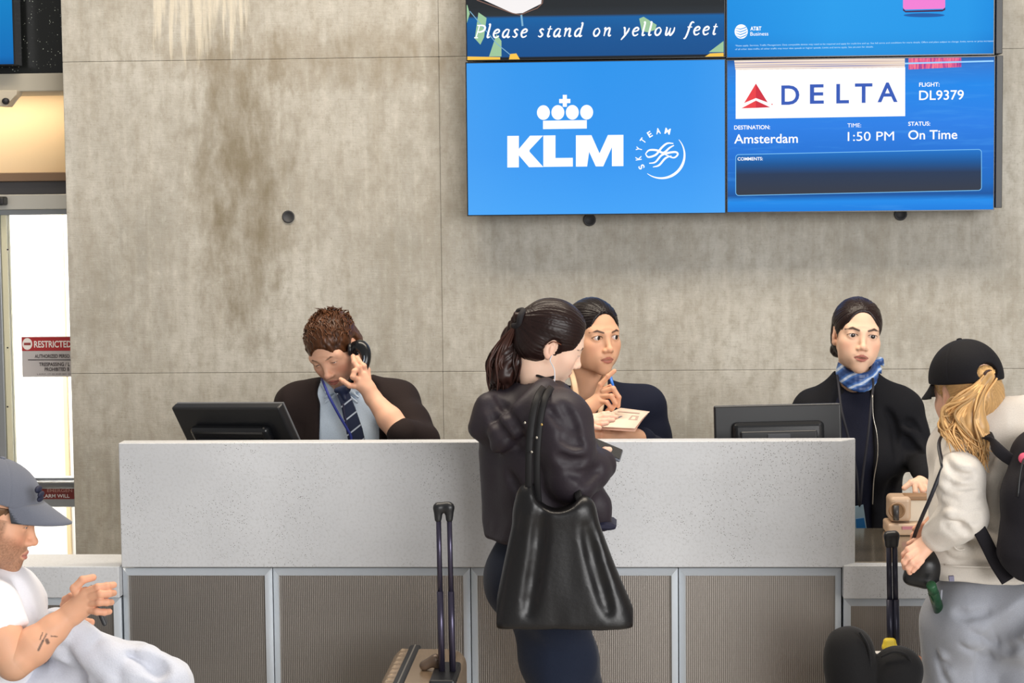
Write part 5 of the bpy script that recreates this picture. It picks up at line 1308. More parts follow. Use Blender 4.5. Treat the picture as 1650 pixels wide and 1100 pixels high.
    P = spline(PX((880,622,Y-0.09),(862,643,Y-0.135),(836,668,Y-0.15),(800,700,Y-0.12)), 5); v.chain(list(P), [0.020]*len(P), k=0.02)
    P = spline(PX((872,650,Y-0.16),(838,690,Y-0.165),(800,720,Y-0.12)), 5); v.chain(list(P), [0.014]*len(P), k=0.02)
    v.cap(at(806,735,Y), at(812,830,Y), 0.05, 0.05, k=0.05); v.chain(PX((815,848,Y-0.06),(850,850,Y-0.12),(905,850,Y-0.12)), [0.028,0.028,0.028], k=0.02)
    v.chain(PX((940,790,Y-0.02),(960,815,Y-0.02),(972,842,Y-0.02)), [0.045,0.035,0.022], k=0.03)
    for q in (((905,700),(920,712),(938,716)),((898,735),(920,745),(945,740)),((915,760),(940,765),(960,752)),((885,660),(905,680),(925,700)),((790,650),(805,690),(845,730)),((800,640),(830,680),(848,715)),((820,760),(835,790),(838,830)),((905,650),(918,670),(930,700)),((940,780),(955,765),(966,755))): v.fold(q, 0.006, -0.002, 'sub', 0.02)
    v.cap(nb+np.array((0.0,0,0.03)), nb+np.array((0.02,0.0,0.2)), 0.056, 0.075, k=0.012, op='sub')
    v.plane(at(868,864,Y), (0,0,-1), k=0.01); cloth('jacket', v, p, M_PLUM, 0.006, 9, (1,1,0.7), 21)
    tube('zip', spline(PX((853,690,5.115),(852,715,5.11),(851,745,5.12)), 4), 0.002, M_METAL, p, seg=6)
    prism('cap_brim', pxpoly([(958,842),(975,838),(992,842),(995,848),(985,852),(962,851)], Y-0.03), Y-0.06, Y+0.06, mat('navy_brim', rgb(26,26,52), 0.7), p, bevel=0.006)
    def ex(v): v.ell(hip+np.array((-0.05,0,-0.06)), (0.10,0.13,0.11), k=0.04)
    legs(p, hip+np.array((0,0,-0.02)), [np.array((hip[0]+0.13, hip[1]+0.11, 0.07)), np.array((hip[0]+0.10, hip[1]-0.09, 0.07))], [np.array((at(948,1120,Y+0.1)[0], hip[1]+0.09, 0.50)), np.array((at(918,1120,Y-0.1)[0], hip[1]-0.08, 0.50))], 'jeans', M_DENIM, hw=0.075, rt=0.088, rk=0.060, ra=0.05, yaw=105, toe=(1,0.2), extra=ex, top=at(868,850,Y)[2], hipw=0.15, depth=0.12)
    # phone
    ph = empty('mobile_phone', at(984,729,5.33), 'black mobile phone in the hand of the ponytail woman', 'phone')
    a, b, c = at(966,729,5.30), at(985,718,5.36), at(1004,726,5.36); ex_, ey_ = (Vector(b)-Vector(a)), (Vector(c)-Vector(b)); 
    ey_ = ey_.normalized(); ex_ = (ex_-ey_*ex_.dot(ey_)).normalized(); ez_ = ex_.cross(ey_); ez_ = ez_ if ez_.z > 0 else -ez_
    cc = (Vector(a)+Vector(c))/2; Mx = Matrix(((ex_.x,ey_.x,ez_.x,cc.x),(ex_.y,ey_.y,ez_.y,cc.y),(ex_.z,ey_.z,ez_.z,cc.z),(0,0,0,1)))
    box('phone_case', (-0.032,-0.062,-0.006), (0.032,0.03,0.003), mat('phone_edge', rgb(120,124,134), 0.3, 0.4), ph, bevel=0.004, M=Mx, seg=3); box('phone_screen', (-0.029,-0.058,0.003), (0.029,0.027,0.0042), mat('phone_glass', rgb(34,36,42), 0.1), ph, M=Mx)
    # tote bag
    tb = empty('tote_bag', at(905,1008,5.13), 'slouchy black leather tote bag hanging from the ponytail woman', 'bag')
    M_LEA = mat('black_leather', rgb(18,17,19), 0.36, 0, 0.45, bump=0.1, bscale=90)
    M_STRAP = mat('black_strap_leather', rgb(20,19,21), 0.6, 0, 0.3)
    y0 = 5.115
    v = Vol(at(800,1030,y0)-np.array((0,0.13,0)), at(1020,770,y0)+np.array((0,0.14,0)), 0.005)
    rows = [(800,850,868,0.030),(822,847,940,0.046),(1000,817,1001,0.076)]
    for (ya,xa_,xb_,ra_),(yb2,xc_,xd_,rb_) in zip(rows[:-1], rows[1:]):
        for t_ in np.linspace(0, 1, 11): 
            v.cap(at(xa_+(xb_-xa_)*t_*0.94+0.03*(xb_-xa_), ya, y0), at(xc_+(xd_-xc_)*t_*0.94+0.03*(xd_-xc_), yb2, y0), ra_*0.62, rb_*0.62, k=0.03)
    v.ell(at(898,788,y0), (0.062,0.10,0.056), k=0.02, op='sub')
    v.fold(((872,825),(866,900),(852,985)), 0.006, -0.002, 'sub', 0.03); v.fold(((945,850),(962,920),(980,985)), 0.006, -0.002, 'sub', 0.03); None
    v.plane(at(900,1008,y0), (0,0,-1), k=0.012)
    cloth('bag_body', v, tb, M_LEA, 0.004, 12, (1,1,0.22), 4, rel=2)
    for dx, dy in ((0,0),(13,0.018)):
        tube('strap', spline(PX((852+dx*1.2,812,5.11+dy),(852+dx,770,5.09+dy),(853+dx,720,5.085+dy),(858+dx,672,5.10+dy),(866+dx,640,5.13+dy),(876+dx,624,5.20+dy)), 6), 0.0095, M_STRAP, tb, seg=8, flat=0.3, up=(0,1,0))
    tube('strap', spline(PX((938,822,5.10),(931,795,5.12),(920,770,5.22)), 6), 0.010, M_STRAP, tb, seg=8, flat=0.3, up=(0,1,0))
    for q in ((846,681),(865,705),(857,728)): lathe('buckle', [(0.0026,-0.003),(0.0034,0),(0.002,0.003)], at(*q, 5.07), M_METAL, tb, axis='y', seg=12)
    lathe('stud', [(0.0026,-0.003),(0.0034,0),(0.002,0.003)], at(873,684,5.07), mat('brass', rgb(190,160,100), 0.3, 0.9), tb, axis='y', seg=12)
customer()

# ---------------------------------------------------------------- cap: crown panels, bill, button
def make_cap(H, p, material, off=0.016, bill=(0.085, 0.075, 0.030), open_back=True, rim=0.026, tilt=-0.15):
    v = Vol((-0.12,-0.14,-0.04), (0.12,0.14,0.16), 0.0028)
    v.ell((0,0.010,0.034), (0.074+off,0.097+off,0.084+off*1.1), k=0); v.plane((0,0,rim), (0,tilt,-1), k=0.003)
    if open_back: v.ell((0,0.125,0.034), (0.030,0.05,0.024), k=0.005, op='sub')
    for a in (0, 60, 120):   # stitched seams
        for q in np.linspace(-88, 88, 24): pass
    V, Q = v.mesh(); V = relax(V, Q, 1)
    ang = np.arctan2(V[:,0], -(V[:,1]-0.010)); seam = np.min([np.abs(((ang-math.radians(b)+PI) % (2*PI))-PI)*np.hypot(V[:,0], V[:,1]-0.010) for b in (0,60,120,180,240,300)], axis=0)
    N = vnormals(V, Q); V = V-N*(0.0012*np.exp(-(seam/0.0022)**2)*(V[:,2] > 0.03))[:,None]
    c = link('cap', np_mesh('cap', H.w(V), Q), material, p)
    # bill
    bm = bmesh.new(); T_, B_ = [], []; n, m_ = 18, 8
    for i in range(n+1):
        a = math.radians(-66+132*i/n)
        for j in range(m_+1):
            t_ = j/m_; r0x, r0y = 0.074+off-0.003, 0.097+off-0.003
            x0, y0 = r0x*math.sin(a), 0.010-r0y*math.cos(a)
            w_ = math.cos(a*90/66) if abs(a) < math.radians(66) else 0
            ln = bill[0]*max(0.02, math.cos(a*1.3))**0.6
            x, y = x0*(1-0.06*t_), y0-ln*t_
            z = rim+0.012-0.004*t_-bill[2]*t_*0.75-(x/0.09)**2*bill[2]*(0.30+0.35*t_)
            q = H.w1((x, y, z)); qb = H.w1((x, y, z-0.0035))
            T_.append(bm.verts.new(q)); B_.append(bm.verts.new(qb))
    W_ = m_+1
    for i in range(n):
        for j in range(m_):
            a = i*W_+j
            bm.faces.new((T_[a],T_[a+1],T_[a+W_+1],T_[a+W_])); bm.faces.new((B_[a],B_[a+W_],B_[a+W_+1],B_[a+1]))
    for i in range(n): bm.faces.new((T_[i*W_+m_],B_[i*W_+m_],B_[(i+1)*W_+m_],T_[(i+1)*W_+m_])); bm.faces.new((T_[i*W_],T_[(i+1)*W_],B_[(i+1)*W_],B_[i*W_]))
    for i in (0, n):
        for j in range(m_): bm.faces.new((T_[i*W_+j],T_[i*W_+j+1],B_[i*W_+j+1],B_[i*W_+j]))
    from_bm('cap_bill', bm, material, c, True)
    b = H.w1((0,0.010,0.034+0.084+off*1.1)); v = Vol(b-0.02, b+0.02, 0.002); v.ell(b, (0.008,0.008,0.004), M=H.R, k=0); cloth('cap_button', v, c, material)
    return c

# ---------------------------------------------------------------- girl with backpack
M_GREYM = fabric('grey_marl_jersey', rgb(150,153,162), 0.9, 0.2, 500, 0.3, 0.10); M_OATM = fabric('oatmeal_fleece', rgb(222,215,206), 0.9, 0.2, 350, 0.3, 0.05)
def girl():
    Y = 5.22
    p = person('girl in black cap and pale sweatshirt seen from behind', (at(1590,950,Y)[0], Y, 0))
    H = Head(at(1557, 630, Y), -158, 13, 4, 1.0)
    nb = at(1583, 680, Y-0.02); sa = at(1548, 726, Y+0.06); sb = at(1690, 716, Y-0.10); hip = at(1602, 985, Y)
    skin = rgb(238,190,162)
    parts = [H.skin(skin, nb, 0.046, lip=rgb(200,120,110), brow=rgb(140,100,60), lid=0.5, jaw=0.92)]
    H.eyes(p, rgb(80,100,120))
    hy = 5.10
    fg = [(PX((1478,877,hy),(1464,885,hy-0.015),(1457,893,hy-0.01),(1457,902,hy)), 0.0092, 0.0075), (PX((1477,887,hy-0.012),(1464,896,hy-0.03),(1457,905,hy-0.025),(1458,914,hy-0.012)), 0.0092, 0.0075),
          (PX((1480,896,hy-0.02),(1470,906,hy-0.036),(1463,914,hy-0.03),(1466,922,hy-0.02)), 0.0088, 0.0072), (PX((1485,903,hy-0.02),(1477,912,hy-0.034),(1471,919,hy-0.03)), 0.008, 0.007), (PX((1484,873,hy+0.02),(1474,872,hy+0.03),(1465,876,hy+0.035)), 0.010, 0.008)]
    el, wr = at(1553, 832, Y-0.19), at(1503, 868, hy)
    parts.append(hand_mesh(skin, fg, [(wr, at(1479,879,hy), 0.022, 0.015), (wr, at(1482,897,hy-0.014), 0.022, 0.015)], ([lerp(el, wr, 0.55), wr], [0.026, 0.024])))
    h2 = 5.30
    fg = [(PX((1488,848,h2),(1478,855,h2),(1472,862,h2),(1470,870,h2)), 0.009, 0.0072), (PX((1490,853,h2),(1482,861,h2),(1478,868,h2),(1478,875,h2)), 0.009, 0.0072), (PX((1492,858,h2),(1486,866,h2),(1484,874,h2)), 0.009, 0.0072), (PX((1496,862,h2),(1490,870,h2),(1489,876,h2)), 0.0085, 0.007), (PX((1492,845,h2),(1482,847,h2-0.01),(1474,852,h2-0.01)), 0.0098, 0.008)]
    parts.append(hand_mesh(rgb(236,180,150), fg, [(at(1506,842,h2), at(1490,850,h2), 0.021, 0.015), (at(1506,846,h2), at(1494,858,h2), 0.021, 0.015)], (PX((1530,825,h2),(1506,843,h2)), [0.03,0.024])))
    kn = [np.array((at(1560,1240,Y)[0], hip[1]+0.03, 0.47)), np.array((at(1660,1240,Y)[0], hip[1]-0.05, 0.47))]; ft = [np.array((kn[0][0], hip[1]+0.05, 0.08)), np.array((kn[1][0], hip[1]-0.02, 0.08))]
    v = pvol([nb, sa, sb, hip, wr], 0.2, 0.01); torso(v, nb-np.array((0,0,0.03)), sa, sb, hip, yaw=-160, off=-0.014); v.chain([sa, el+np.array((0,0.015,0)), lerp(el, wr, 0.7)], [0.034,0.024,0.018], k=0.02); v.chain([sa+np.array((0.05,0.06,-0.02)), at(1560,830,Y+0.14), at(1518,833,h2)], [0.035,0.032,0.022], k=0.02); parts.append(fine_mesh(v, skin)); parts.append(fine_mesh(leg_skin(hip, kn, ft), skin)); body_mesh(p, parts)
    M_CAP = fabric('black_cotton_twill', rgb(20,19,24), 0.8, 0.15, 400)
    cp = make_cap(H, p, M_CAP)
    # blonde hair under the cap and through the back opening
    v = hair_base(H, 0.006, nape=-0.085); v.plane((0,0,0.05), (0,0.1,1)); V, Q = v.mesh(); V = H.w(relax(V, Q, 1))
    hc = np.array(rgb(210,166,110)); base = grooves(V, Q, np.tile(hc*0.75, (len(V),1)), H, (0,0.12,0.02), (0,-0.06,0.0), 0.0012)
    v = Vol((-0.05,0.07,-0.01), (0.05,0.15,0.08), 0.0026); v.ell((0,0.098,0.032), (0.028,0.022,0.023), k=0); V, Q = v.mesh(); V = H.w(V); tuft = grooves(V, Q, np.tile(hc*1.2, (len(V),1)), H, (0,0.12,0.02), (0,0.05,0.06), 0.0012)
    tl = H.w1((0,0.122,0.022)); rs = np.random.RandomState(11); lk = []; cols = []
    yb = Y-0.135
    # locks fan left over the shoulder and fall down the back
    for i in range(230):
        u = i/229.0; j = rs.normal(0, 1, 6)
        if u < 0.42:     # curling to the left
            m1 = at(1556-12*u+j[0]*3, 640+j[1]*3, yb); m2 = at(1532+j[2]*6, 662+j[3]*7, yb+0.01); m3 = at(1524+j[4]*5, 690+j[5]*6, yb-0.005); e = at(1548+j[0]*9, 715+j[1]*12, yb-0.01)
            if rs.rand() < 0.3: e = at(1540+j[0]*6, 668+j[1]*5, yb)
        elif u < 0.62:
            m1 = at(1563+j[0]*3, 640, yb); m2 = at(1553+j[2]*7, 672+j[3]*4, yb-0.008); m3 = at(1556+j[4]*7, 700, yb-0.01); e = at(1572+j[0]*9, 735+j[1]*12, yb-0.015)
        else:
            m1 = at(1577+j[0]*3, 640, yb); m2 = at(1579+j[2]*4.5, 675, yb-0.006); m3 = at(1583+j[4]*4.5, 710, yb-0.012); e = at(1586+j[0]*5, 742+j[1]*10, yb-0.018)
        z_ = np.array((0, j[2]*0.006, 0))
        lk.append((spline([tl+np.array((j[0]*0.005, 0, j[1]*0.005)), m1+z_, m2+z_, m3+z_, e+z_], 5), [0.0028,0.0034,0.0036,0.003,0.0006])); cols.append(np.clip(1.05+0.30*j[3], 0.45, 1.7))
    Vl, Ql = tubes_np(lk, 5); per = len(Vl)//len(lk); Cl = np.repeat(hc[None]*np.array(cols)[:,None], per, axis=0)
    vb = pvol(PX((1560,640,yb),(1585,740,yb)), 0.08, 0.004); vb.chain([tl]+PX((1566,645,yb+0.012),(1560,680,yb+0.012),(1572,715,yb+0.01)), [0.013,0.02,0.024,0.012], k=0.02); vb.chain(PX((1572,640,yb+0.012),(1580,690,yb+0.008),(1584,728,yb)), [0.015,0.018,0.008], k=0.02)
    vb.chain(PX((1562,645,yb+0.012),(1535,668,yb+0.016),(1527,690,yb+0.012)), [0.015,0.014,0.008], k=0.02)
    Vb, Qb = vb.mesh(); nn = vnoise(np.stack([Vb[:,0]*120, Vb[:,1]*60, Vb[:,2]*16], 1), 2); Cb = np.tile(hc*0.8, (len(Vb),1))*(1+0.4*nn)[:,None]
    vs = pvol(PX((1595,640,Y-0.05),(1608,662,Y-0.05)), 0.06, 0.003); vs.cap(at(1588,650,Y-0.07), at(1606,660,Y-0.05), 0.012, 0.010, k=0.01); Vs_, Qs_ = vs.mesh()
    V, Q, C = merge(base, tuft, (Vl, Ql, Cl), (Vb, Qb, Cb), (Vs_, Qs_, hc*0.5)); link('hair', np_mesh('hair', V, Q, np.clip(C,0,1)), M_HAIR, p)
    P = [tl+H.R@np.array((0.013*math.cos(a), -0.002, 0.013*math.sin(a))) for a in np.linspace(0, 2*PI, 16)]; tube('hair_tie', P, 0.005, mat('brown_elastic', rgb(50,24,24), 0.7), p, seg=8)
    # sweatshirt
    v = pvol([nb, sa, sb, hip, wr], 0.2, 0.006); torso(v, nb+np.array((0,0,-0.02)), sa, sb, hip+np.array((0,0,0.04)), yaw=-160, off=0.026, depth=0.115, waist=0.165, hipw=0.165, shr=0.056)
    v.cap(at(1590,672,Y-0.02), at(1655,668,Y-0.06), 0.045, 0.05, k=0.04)
    cf = lerp(el, wr, 0.62)
    e2, c2 = at(1560,830,Y+0.14), at(1525,830,h2); v.chain([sa+np.array((0.05,0.06,-0.02)), e2, c2], [0.05,0.052,0.044], k=0.03)
    for q in (((1600,740),(1588,780),(1592,830)),((1640,760),(1615,800),(1600,850)),((1540,900),(1570,896),(1610,902)),((1548,884),(1580,872),(1604,880))): v.fold(q, 0.010, 0.0, 'sub', 0.025)
    for q in (((1610,745),(1598,790),(1602,840)),((1545,892),(1575,884),(1606,891)),((1536,868),(1542,882),(1556,884))): v.fold(q, 0.008, 0.0, 'add', 0.025)
    av = v.like()
    av.chain([sa, at(1546,770,el[1]+0.03), el], [0.068,0.060,0.056], k=0.02); av.chain([el, lerp(el, cf, 0.6), cf], [0.056,0.050,0.044], k=0.02)
    for q in (((1522,775),(1545,790),(1575,786)),((1518,792),(1545,808),(1578,802)),((1520,812),(1548,822),(1580,818)),((1530,838),(1550,836),(1576,834)),((1522,842),(1532,850),(1548,866)),((1535,838),(1548,850),(1560,862)),((1530,740),(1540,760),(1565,765))): av.fold(q, 0.007, -0.002, 'sub', 0.018)
    for q in (((1520,783),(1545,799),(1577,794)),((1519,802),(1546,815),(1579,810)),((1524,824),(1550,830),(1578,826)),((1528,840),(1540,850),(1554,864)),((1532,733),(1545,750),(1568,755))): av.fold(q, 0.004, 0.003, 'add', 0.016)
    av.cap(lerp(el, cf, 0.84), cf+(wr-el)/np.linalg.norm(wr-el)*0.020, 0.050, 0.044, k=0.003)
    hh_ = np.maximum(0.008-np.abs(v.D-av.D), 0)/0.008; v.D = np.minimum(v.D, av.D)-hh_*hh_*0.002
    # cuff and hem ribs
    cv_ = (wr-el)/np.linalg.norm(wr-el)
    zh = at(1590,912,Y-0.1)[2]; v.plane((0,0,at(1590,936,Y-0.1)[2]), (0,0,-1), k=0.008)
    v.cap(nb+np.array((0,0,0.03)), nb+np.array((-0.03,0.02,0.2)), 0.052, 0.07, k=0.015, op='sub')
    def hemcol(V): 
        c = np.tile(np.array(rgb(222,215,206)), (len(V),1)); return c
    sw = cloth('sweatshirt', v, p, M_OATM, 0.005, 12, (1,1,0.8), 31)
    tube('hem_seam', spline(PX((1521,909,Y-0.115),(1545,912,Y-0.150),(1600,913,Y-0.158),(1660,911,Y-0.155)), 6), 0.0022, M_OATM, sw, seg=6)
    tg = empty  # small printed tab on the hem
    flatp = prism('hem_tab', pxpoly([(1529,928),(1537,927.5),(1537.5,936),(1529.5,936)], Y-0.155), Y-0.158, Y-0.145, mat('tab_print', rgb(120,118,140), 0.7), sw)
    tube('drawcord', spline(PX((1551,842,Y-0.155),(1552,853,Y-0.165),(1550,864,Y-0.165)), 4), 0.0022, mat('black_cord', rgb(22,22,28), 0.7), sw, seg=6)
    tube('pocket_seam', spline(PX((1536,866,Y-0.150),(1538,880,Y-0.156),(1546,886,Y-0.158),(1556,884,Y-0.160)), 6), 0.0025, M_OATM, sw, seg=6)
    # bracelet
    d_ = (wr-lerp(el, wr, 0.5)); d_ /= np.linalg.norm(d_); u_ = np.cross(d_, (0,0,1.0)); u_ /= np.linalg.norm(u_); w_ = np.cross(d_, u_)
    tube('bracelet', [wr+d_*0.004+0.0268*(math.cos(a)*u_+math.sin(a)*w_) for a in np.linspace(0, 2*PI, 25)], 0.0018, M_METAL, p, seg=6)
    # sweatpants
    def ex(v):
        for sx, x, yy2 in ((0,1560,Y-0.06),(1,1650,Y-0.10)): v.ell(at(x,1005,yy2), (0.085,0.09,0.10), k=0.04)
        for q in (((1665,975),(1640,1000),(1608,1030),(1592,1060),(1586,1105)),): v.fold(q, 0.018, 0.0, 'sub', 0.03)
        for q in (((1606,1034),(1590,1022),(1568,1016)),((1595,1058),(1575,1046),(1552,1040)),((1512,1055),(1522,1080),(1536,1110)),((1620,1050),(1635,1040),(1650,1040)),((1540,985),(1560,992),(1590,985))): v.fold(q, 0.006, -0.002, 'sub', 0.02)
        for q in (((1602,1026),(1588,1014),(1570,1008)),((1590,1050),(1574,1038),(1556,1032)),((1518,1050),(1530,1078),(1542,1105))): v.fold(q, 0.005, 0.002, 'add', 0.02)
    sp_ = legs(p, hip, ft, kn, 'sweatpants', M_GREYM, hw=0.092, rt=0.103, rk=0.085, ra=0.06, off=0.0, hipw=0.168, depth=0.125, toe=(-0.3,1), extra=ex, top=at(1590,933,Y-0.1)[2], folds=0.004, shoecol=rgb(210,210,212), h=0.006)
    tube('pocket_edge', spline(PX((1517,950,Y-0.10),(1515,968,Y-0.10),(1508,980,Y-0.08),(1502,976,Y-0.06)), 6), 0.003, M_GREYM, sp_, seg=6)
    # green bottle in the pocket
    gb = empty('bottle', at(1505,972,Y-0.08), 'small dark green bottle in the sweatpants pocket', 'bottle')
    a, b = at(1516,992,Y-0.055), at(1500,941,Y-0.15); tube('bottle_body', [a, lerp(a,b,0.75), lerp(a,b,0.80)], [0.014,0.014,0.012], mat('green_glass', rgb(18,62,36), 0.25), gb, seg=20); tube('bottle_cap', [lerp(a,b,0.78), lerp(a,b,0.98), b], [0.013,0.013,0.011], mat('green_cap', rgb(30,80,48), 0.45), gb, seg=20)
    # crossbody bag
    cb = empty('crossbody_bag', at(1488,940,5.14), 'small black crossbody bag under the hands of the girl', 'bag')
    v = pvol(PX((1460,890,5.15),(1520,940,5.15)), 0.08, 0.004); 
    q = PX((1472,900,5.16),(1466,931,5.14),(1492,937,5.13),(1518,917,5.15),(1512,882,5.17)); 
    for i in range(5):
        v.cap(q[i], q[(i+1)%5], 0.008, k=0.012); v.cap(q[i], at(1493,912,5.15), 0.008, 0.020, k=0.03); v.cap(lerp(q[i], q[(i+1)%5], 0.5), at(1493,912,5.15), 0.009, 0.020, k=0.03)
    cloth('bag_body', v, cb, mat('black_nappa', rgb(20,20,22), 0.38, bump=0.1, bscale=90), 0.002, 14)
    tube('bag_strap', spline(PX((1519,752,5.03),(1500,800,5.03),(1486,832,5.07),(1474,862,5.13),(1470,885,5.155)), 6), 0.0052, mat('strap_black', rgb(26,26,36), 0.5), cb, seg=8, flat=0.5, up=(0,1,0))
    # the strap continues over her shoulder
    tube('bag_strap', spline(PX((1519,752,5.03),(1513,715,5.10),(1522,698,5.20),(1535,696,5.28)), 6), 0.0052, MATS['strap_black'], cb, seg=8, flat=0.5, up=(0,1,0))
    # backpack
    bk = empty('backpack', at(1680,930,4.98), 'black backpack with wide straps on the back of the girl', 'backpack')
    M_BP = fabric('black_cordura', rgb(30,28,34), 0.75, 0.25, 500)
    v = pvol(PX((1610,700,4.98),(1760,940,4.98)), 0.14, 0.006)
    q = PX((1676,735,4.98),(1670,800,4.955),(1668,880,4.95),(1735,735,5.0),(1745,800,4.97),(1745,880,4.96))
    v.chain(q[:3], [0.062,0.078,0.085], k=0.03); v.chain(q[3:], [0.062,0.078,0.085], k=0.03)
    for i in range(3): v.cap(q[i], q[i+3], 0.066+0.009*i, k=0.03)
    v.plane(at(1700,945,4.98), (0,0,-1), k=0.03)
    cloth('pack_body', v, bk, M_BP, 0.005, 12, (1,1,1), 8)
    tube('zip_line', spline(PX((1640,800,4.885),(1646,752,4.905),(1662,728,4.925),(1700,722,4.93)), 6), 0.003, M_BLACK, bk, seg=6)
    lathe('pink_patch', [(0.014,-0.003),(0.014,0.0)], at(1650,738,4.918), mat('pink_patch', rgb(226,92,120), 0.6), bk, axis='y', seg=16)
    tube('shoulder_strap', spline(PX((1650,752,4.955),(1622,736,4.975),(1604,720,5.0),(1592,705,5.06),(1585,694,5.17),(1583,700,5.28)), 6), 0.016, M_BP, bk, seg=10, flat=0.25, up=(0,1,0.3))
    tube('shoulder_strap', spline(PX((1624,936,4.97),(1606,908,4.985),(1588,872,4.99),(1572,842,4.995),(1560,818,5.03),(1556,800,5.10)), 6), 0.017, M_BP, bk, seg=10, flat=0.25, up=(0,1,0))
girl()

# ---------------------------------------------------------------- seated man in grey cap
def seated_man():
    Y = 4.70
    p = person('seated man in grey cap and white tee looking down at a phone', (at(-40,1100,Y)[0], Y, 0))
    H = Head(at(-11, 832, Y), 99, 15, 0, 1.05, male=True)
    nb = at(-42, 930, Y+0.01); sa = at(-18, 985, Y-0.15); sb = at(-60, 975, Y+0.16); hip = np.array((at(-70,1150,Y)[0], Y+0.02, 0.66))
    skin = rgb(224,170,138)
    parts = [H.skin(skin, nb, 0.058, lip=rgb(196,124,112), brow=rgb(86,62,44), lid=0.22, jaw=1.05, blush=0.45, liner=0.4, brow_t=1.2, beard=(rgb(92,66,46), 0.72), nose=1.0)]
    H.eyes(p, rgb(90,110,130), gaze=(0,18))
    hy = 4.58; el, wr = at(22, 1068, 4.52), at(113, 990, hy)
    fg = [(PX((128,962,hy+0.005),(120,948,hy-0.004),(133,934,hy),(150,930,hy+0.012)), 0.0115, 0.0085),
          (PX((140,953,hy-0.004),(158,946,hy-0.014),(172,944,hy-0.006),(183,942,hy+0.015)), 0.0102, 0.0082), (PX((143,962,hy-0.01),(162,957,hy-0.024),(175,956,hy-0.014),(183,955,hy+0.01)), 0.0102, 0.0082),
          (PX((144,972,hy-0.012),(160,970,hy-0.026),(172,970,hy-0.018),(179,970,hy+0.006)), 0.0098, 0.008), (PX((142,982,hy-0.01),(156,985,hy-0.024),(168,986,hy-0.018),(176,985,hy)), 0.0092, 0.0075)]
    parts.append(hand_mesh(skin, fg, [(at(116,984,hy), at(138,955,hy), 0.023, 0.015), (at(118,986,hy), at(142,966,hy-0.006), 0.024, 0.016), (at(120,990,hy), at(142,980,hy-0.006), 0.023, 0.015)], ([el, lerp(el, wr, 0.35), lerp(el, wr, 0.7), wr], [0.042, 0.045, 0.034, 0.026])))
    h2 = 4.76; e2, w2 = at(60, 1075, 4.86), at(108, 1000, h2)
    fg = [(PX((112,990,h2),(104,975,h2),(106,966,h2-0.01),(114,960,h2-0.02)), 0.0115, 0.009), (PX((128,1000,h2),(140,1002,h2-0.02),(147,1002,h2-0.02)), 0.0105, 0.009), (PX((126,1008,h2),(136,1014,h2-0.02),(142,1012,h2-0.02)), 0.0105, 0.009), (PX((122,1014,h2),(130,1022,h2-0.02),(136,1020,h2-0.02)), 0.010, 0.0085), (PX((118,1018,h2),(124,1027,h2-0.02),(130,1026,h2-0.02)), 0.0095, 0.008)]
    parts.append(hand_mesh(skin, fg, [(w2, at(128,1002,h2), 0.024, 0.017), (w2, at(122,1012,h2), 0.024, 0.017)], ([e2, w2], [0.042, 0.028])))
    # upper arm
    v = pvol([sa, el], 0.1, 0.005); v.chain([lerp(sa, el, 0.3), lerp(sa, el, 0.55), el], [0.046,0.049,0.0425], k=0.02); parts.append(fine_mesh(v, skin))
    v = pvol([sb, e2], 0.1, 0.008); v.chain([sb, e2], [0.05,0.042], k=0.02); parts.append(fine_mesh(v, skin))
    v = pvol([nb, sa, sb, hip], 0.2, 0.012); torso(v, nb-np.array((0,0,0.03)), sa, sb, hip, yaw=95, off=-0.016, fem=False); parts.append(fine_mesh(v, skin))
    kn = [np.array((hip[0]+0.50, Y+0.16, 0.76)), np.array((hip[0]+0.46, Y-0.06, 0.66))]; ft = [np.array((hip[0]+0.50, Y+0.14, 0.08)), np.array((hip[0]+0.46, Y-0.06, 0.08))]
    parts.append(fine_mesh(leg_skin(hip, kn, ft, yaw=90), skin)); V, Q, C = merge(*parts)
    # forearm tattoo
    for a, b, w_ in (((62,1047),(67,1034),0.0022),((67,1034),(71,1024),0.0014),((63,1031),(65,1022),0.0012),((72,1033),(74,1038),0.003),((78,1028),(86,1030),0.0012)):
        d = segd(V[:, [0,2]], at(*a,4.5)[[0,2]], at(*b,4.5)[[0,2]]); m_ = (1-sm(w_*0.6, w_*1.6, d))*(V[:,1] < 4.56)
        C = C*(1-0.8*m_[:,None])+np.array(rgb(50,44,46))*0.8*m_[:,None]
    link('body', np_mesh('body', V, Q, C), M_SKIN, p)
    v = hair_base(H, 0.004, nape=-0.055); v.plane((0,0,0.035), (0,0.1,1)); V, Q = v.mesh(); V = H.w(relax(V, Q, 1))
    for_ = grooves(V, Q, np.tile(np.array(rgb(104,74,50)), (len(V),1)), H, (0,0.1,-0.1), (0,-0.02,0.1), 0.0008); link('hair', np_mesh('hair', *for_[:2], for_[2]), M_HAIR, p)
    M_CG = fabric('slate_grey_cap', rgb(104,108,120), 0.85, 0.15, 500, 0.15, 0.05)
    cp = make_cap(H, p, M_CG, 0.018, (0.076,0.075,0.036), open_back=True, rim=0.048, tilt=0.12)
    # dark clover emblem on the crown front
    for q, r in (((62,788),6.0),((66,796),5.0),((65,803),5.0)):
        pt = at(q[0], q[1], Y-0.06); v = Vol(pt-0.03, pt+0.03, 0.0018); v.ell(pt, (r*0.0012,0.02,r*0.0016), M=_rot('y', 15), k=0); cloth('cap_emblem', v, cp, mat('emblem_navy', rgb(26,30,56), 0.7))
    # tee
    v = pvol([nb, sa, sb, hip, el], 0.22, 0.006); torso(v, nb+np.array((0,0,-0.015)), sa, sb, hip, yaw=95, off=0.012, fem=False, depth=0.125, waist=0.16, shr=0.056, belly=0.02)
    v.chain([sb, lerp(sb, e2, 0.55)], [0.068,0.070], k=0.03)
    d_ = (el-sa)/np.linalg.norm(el-sa); 
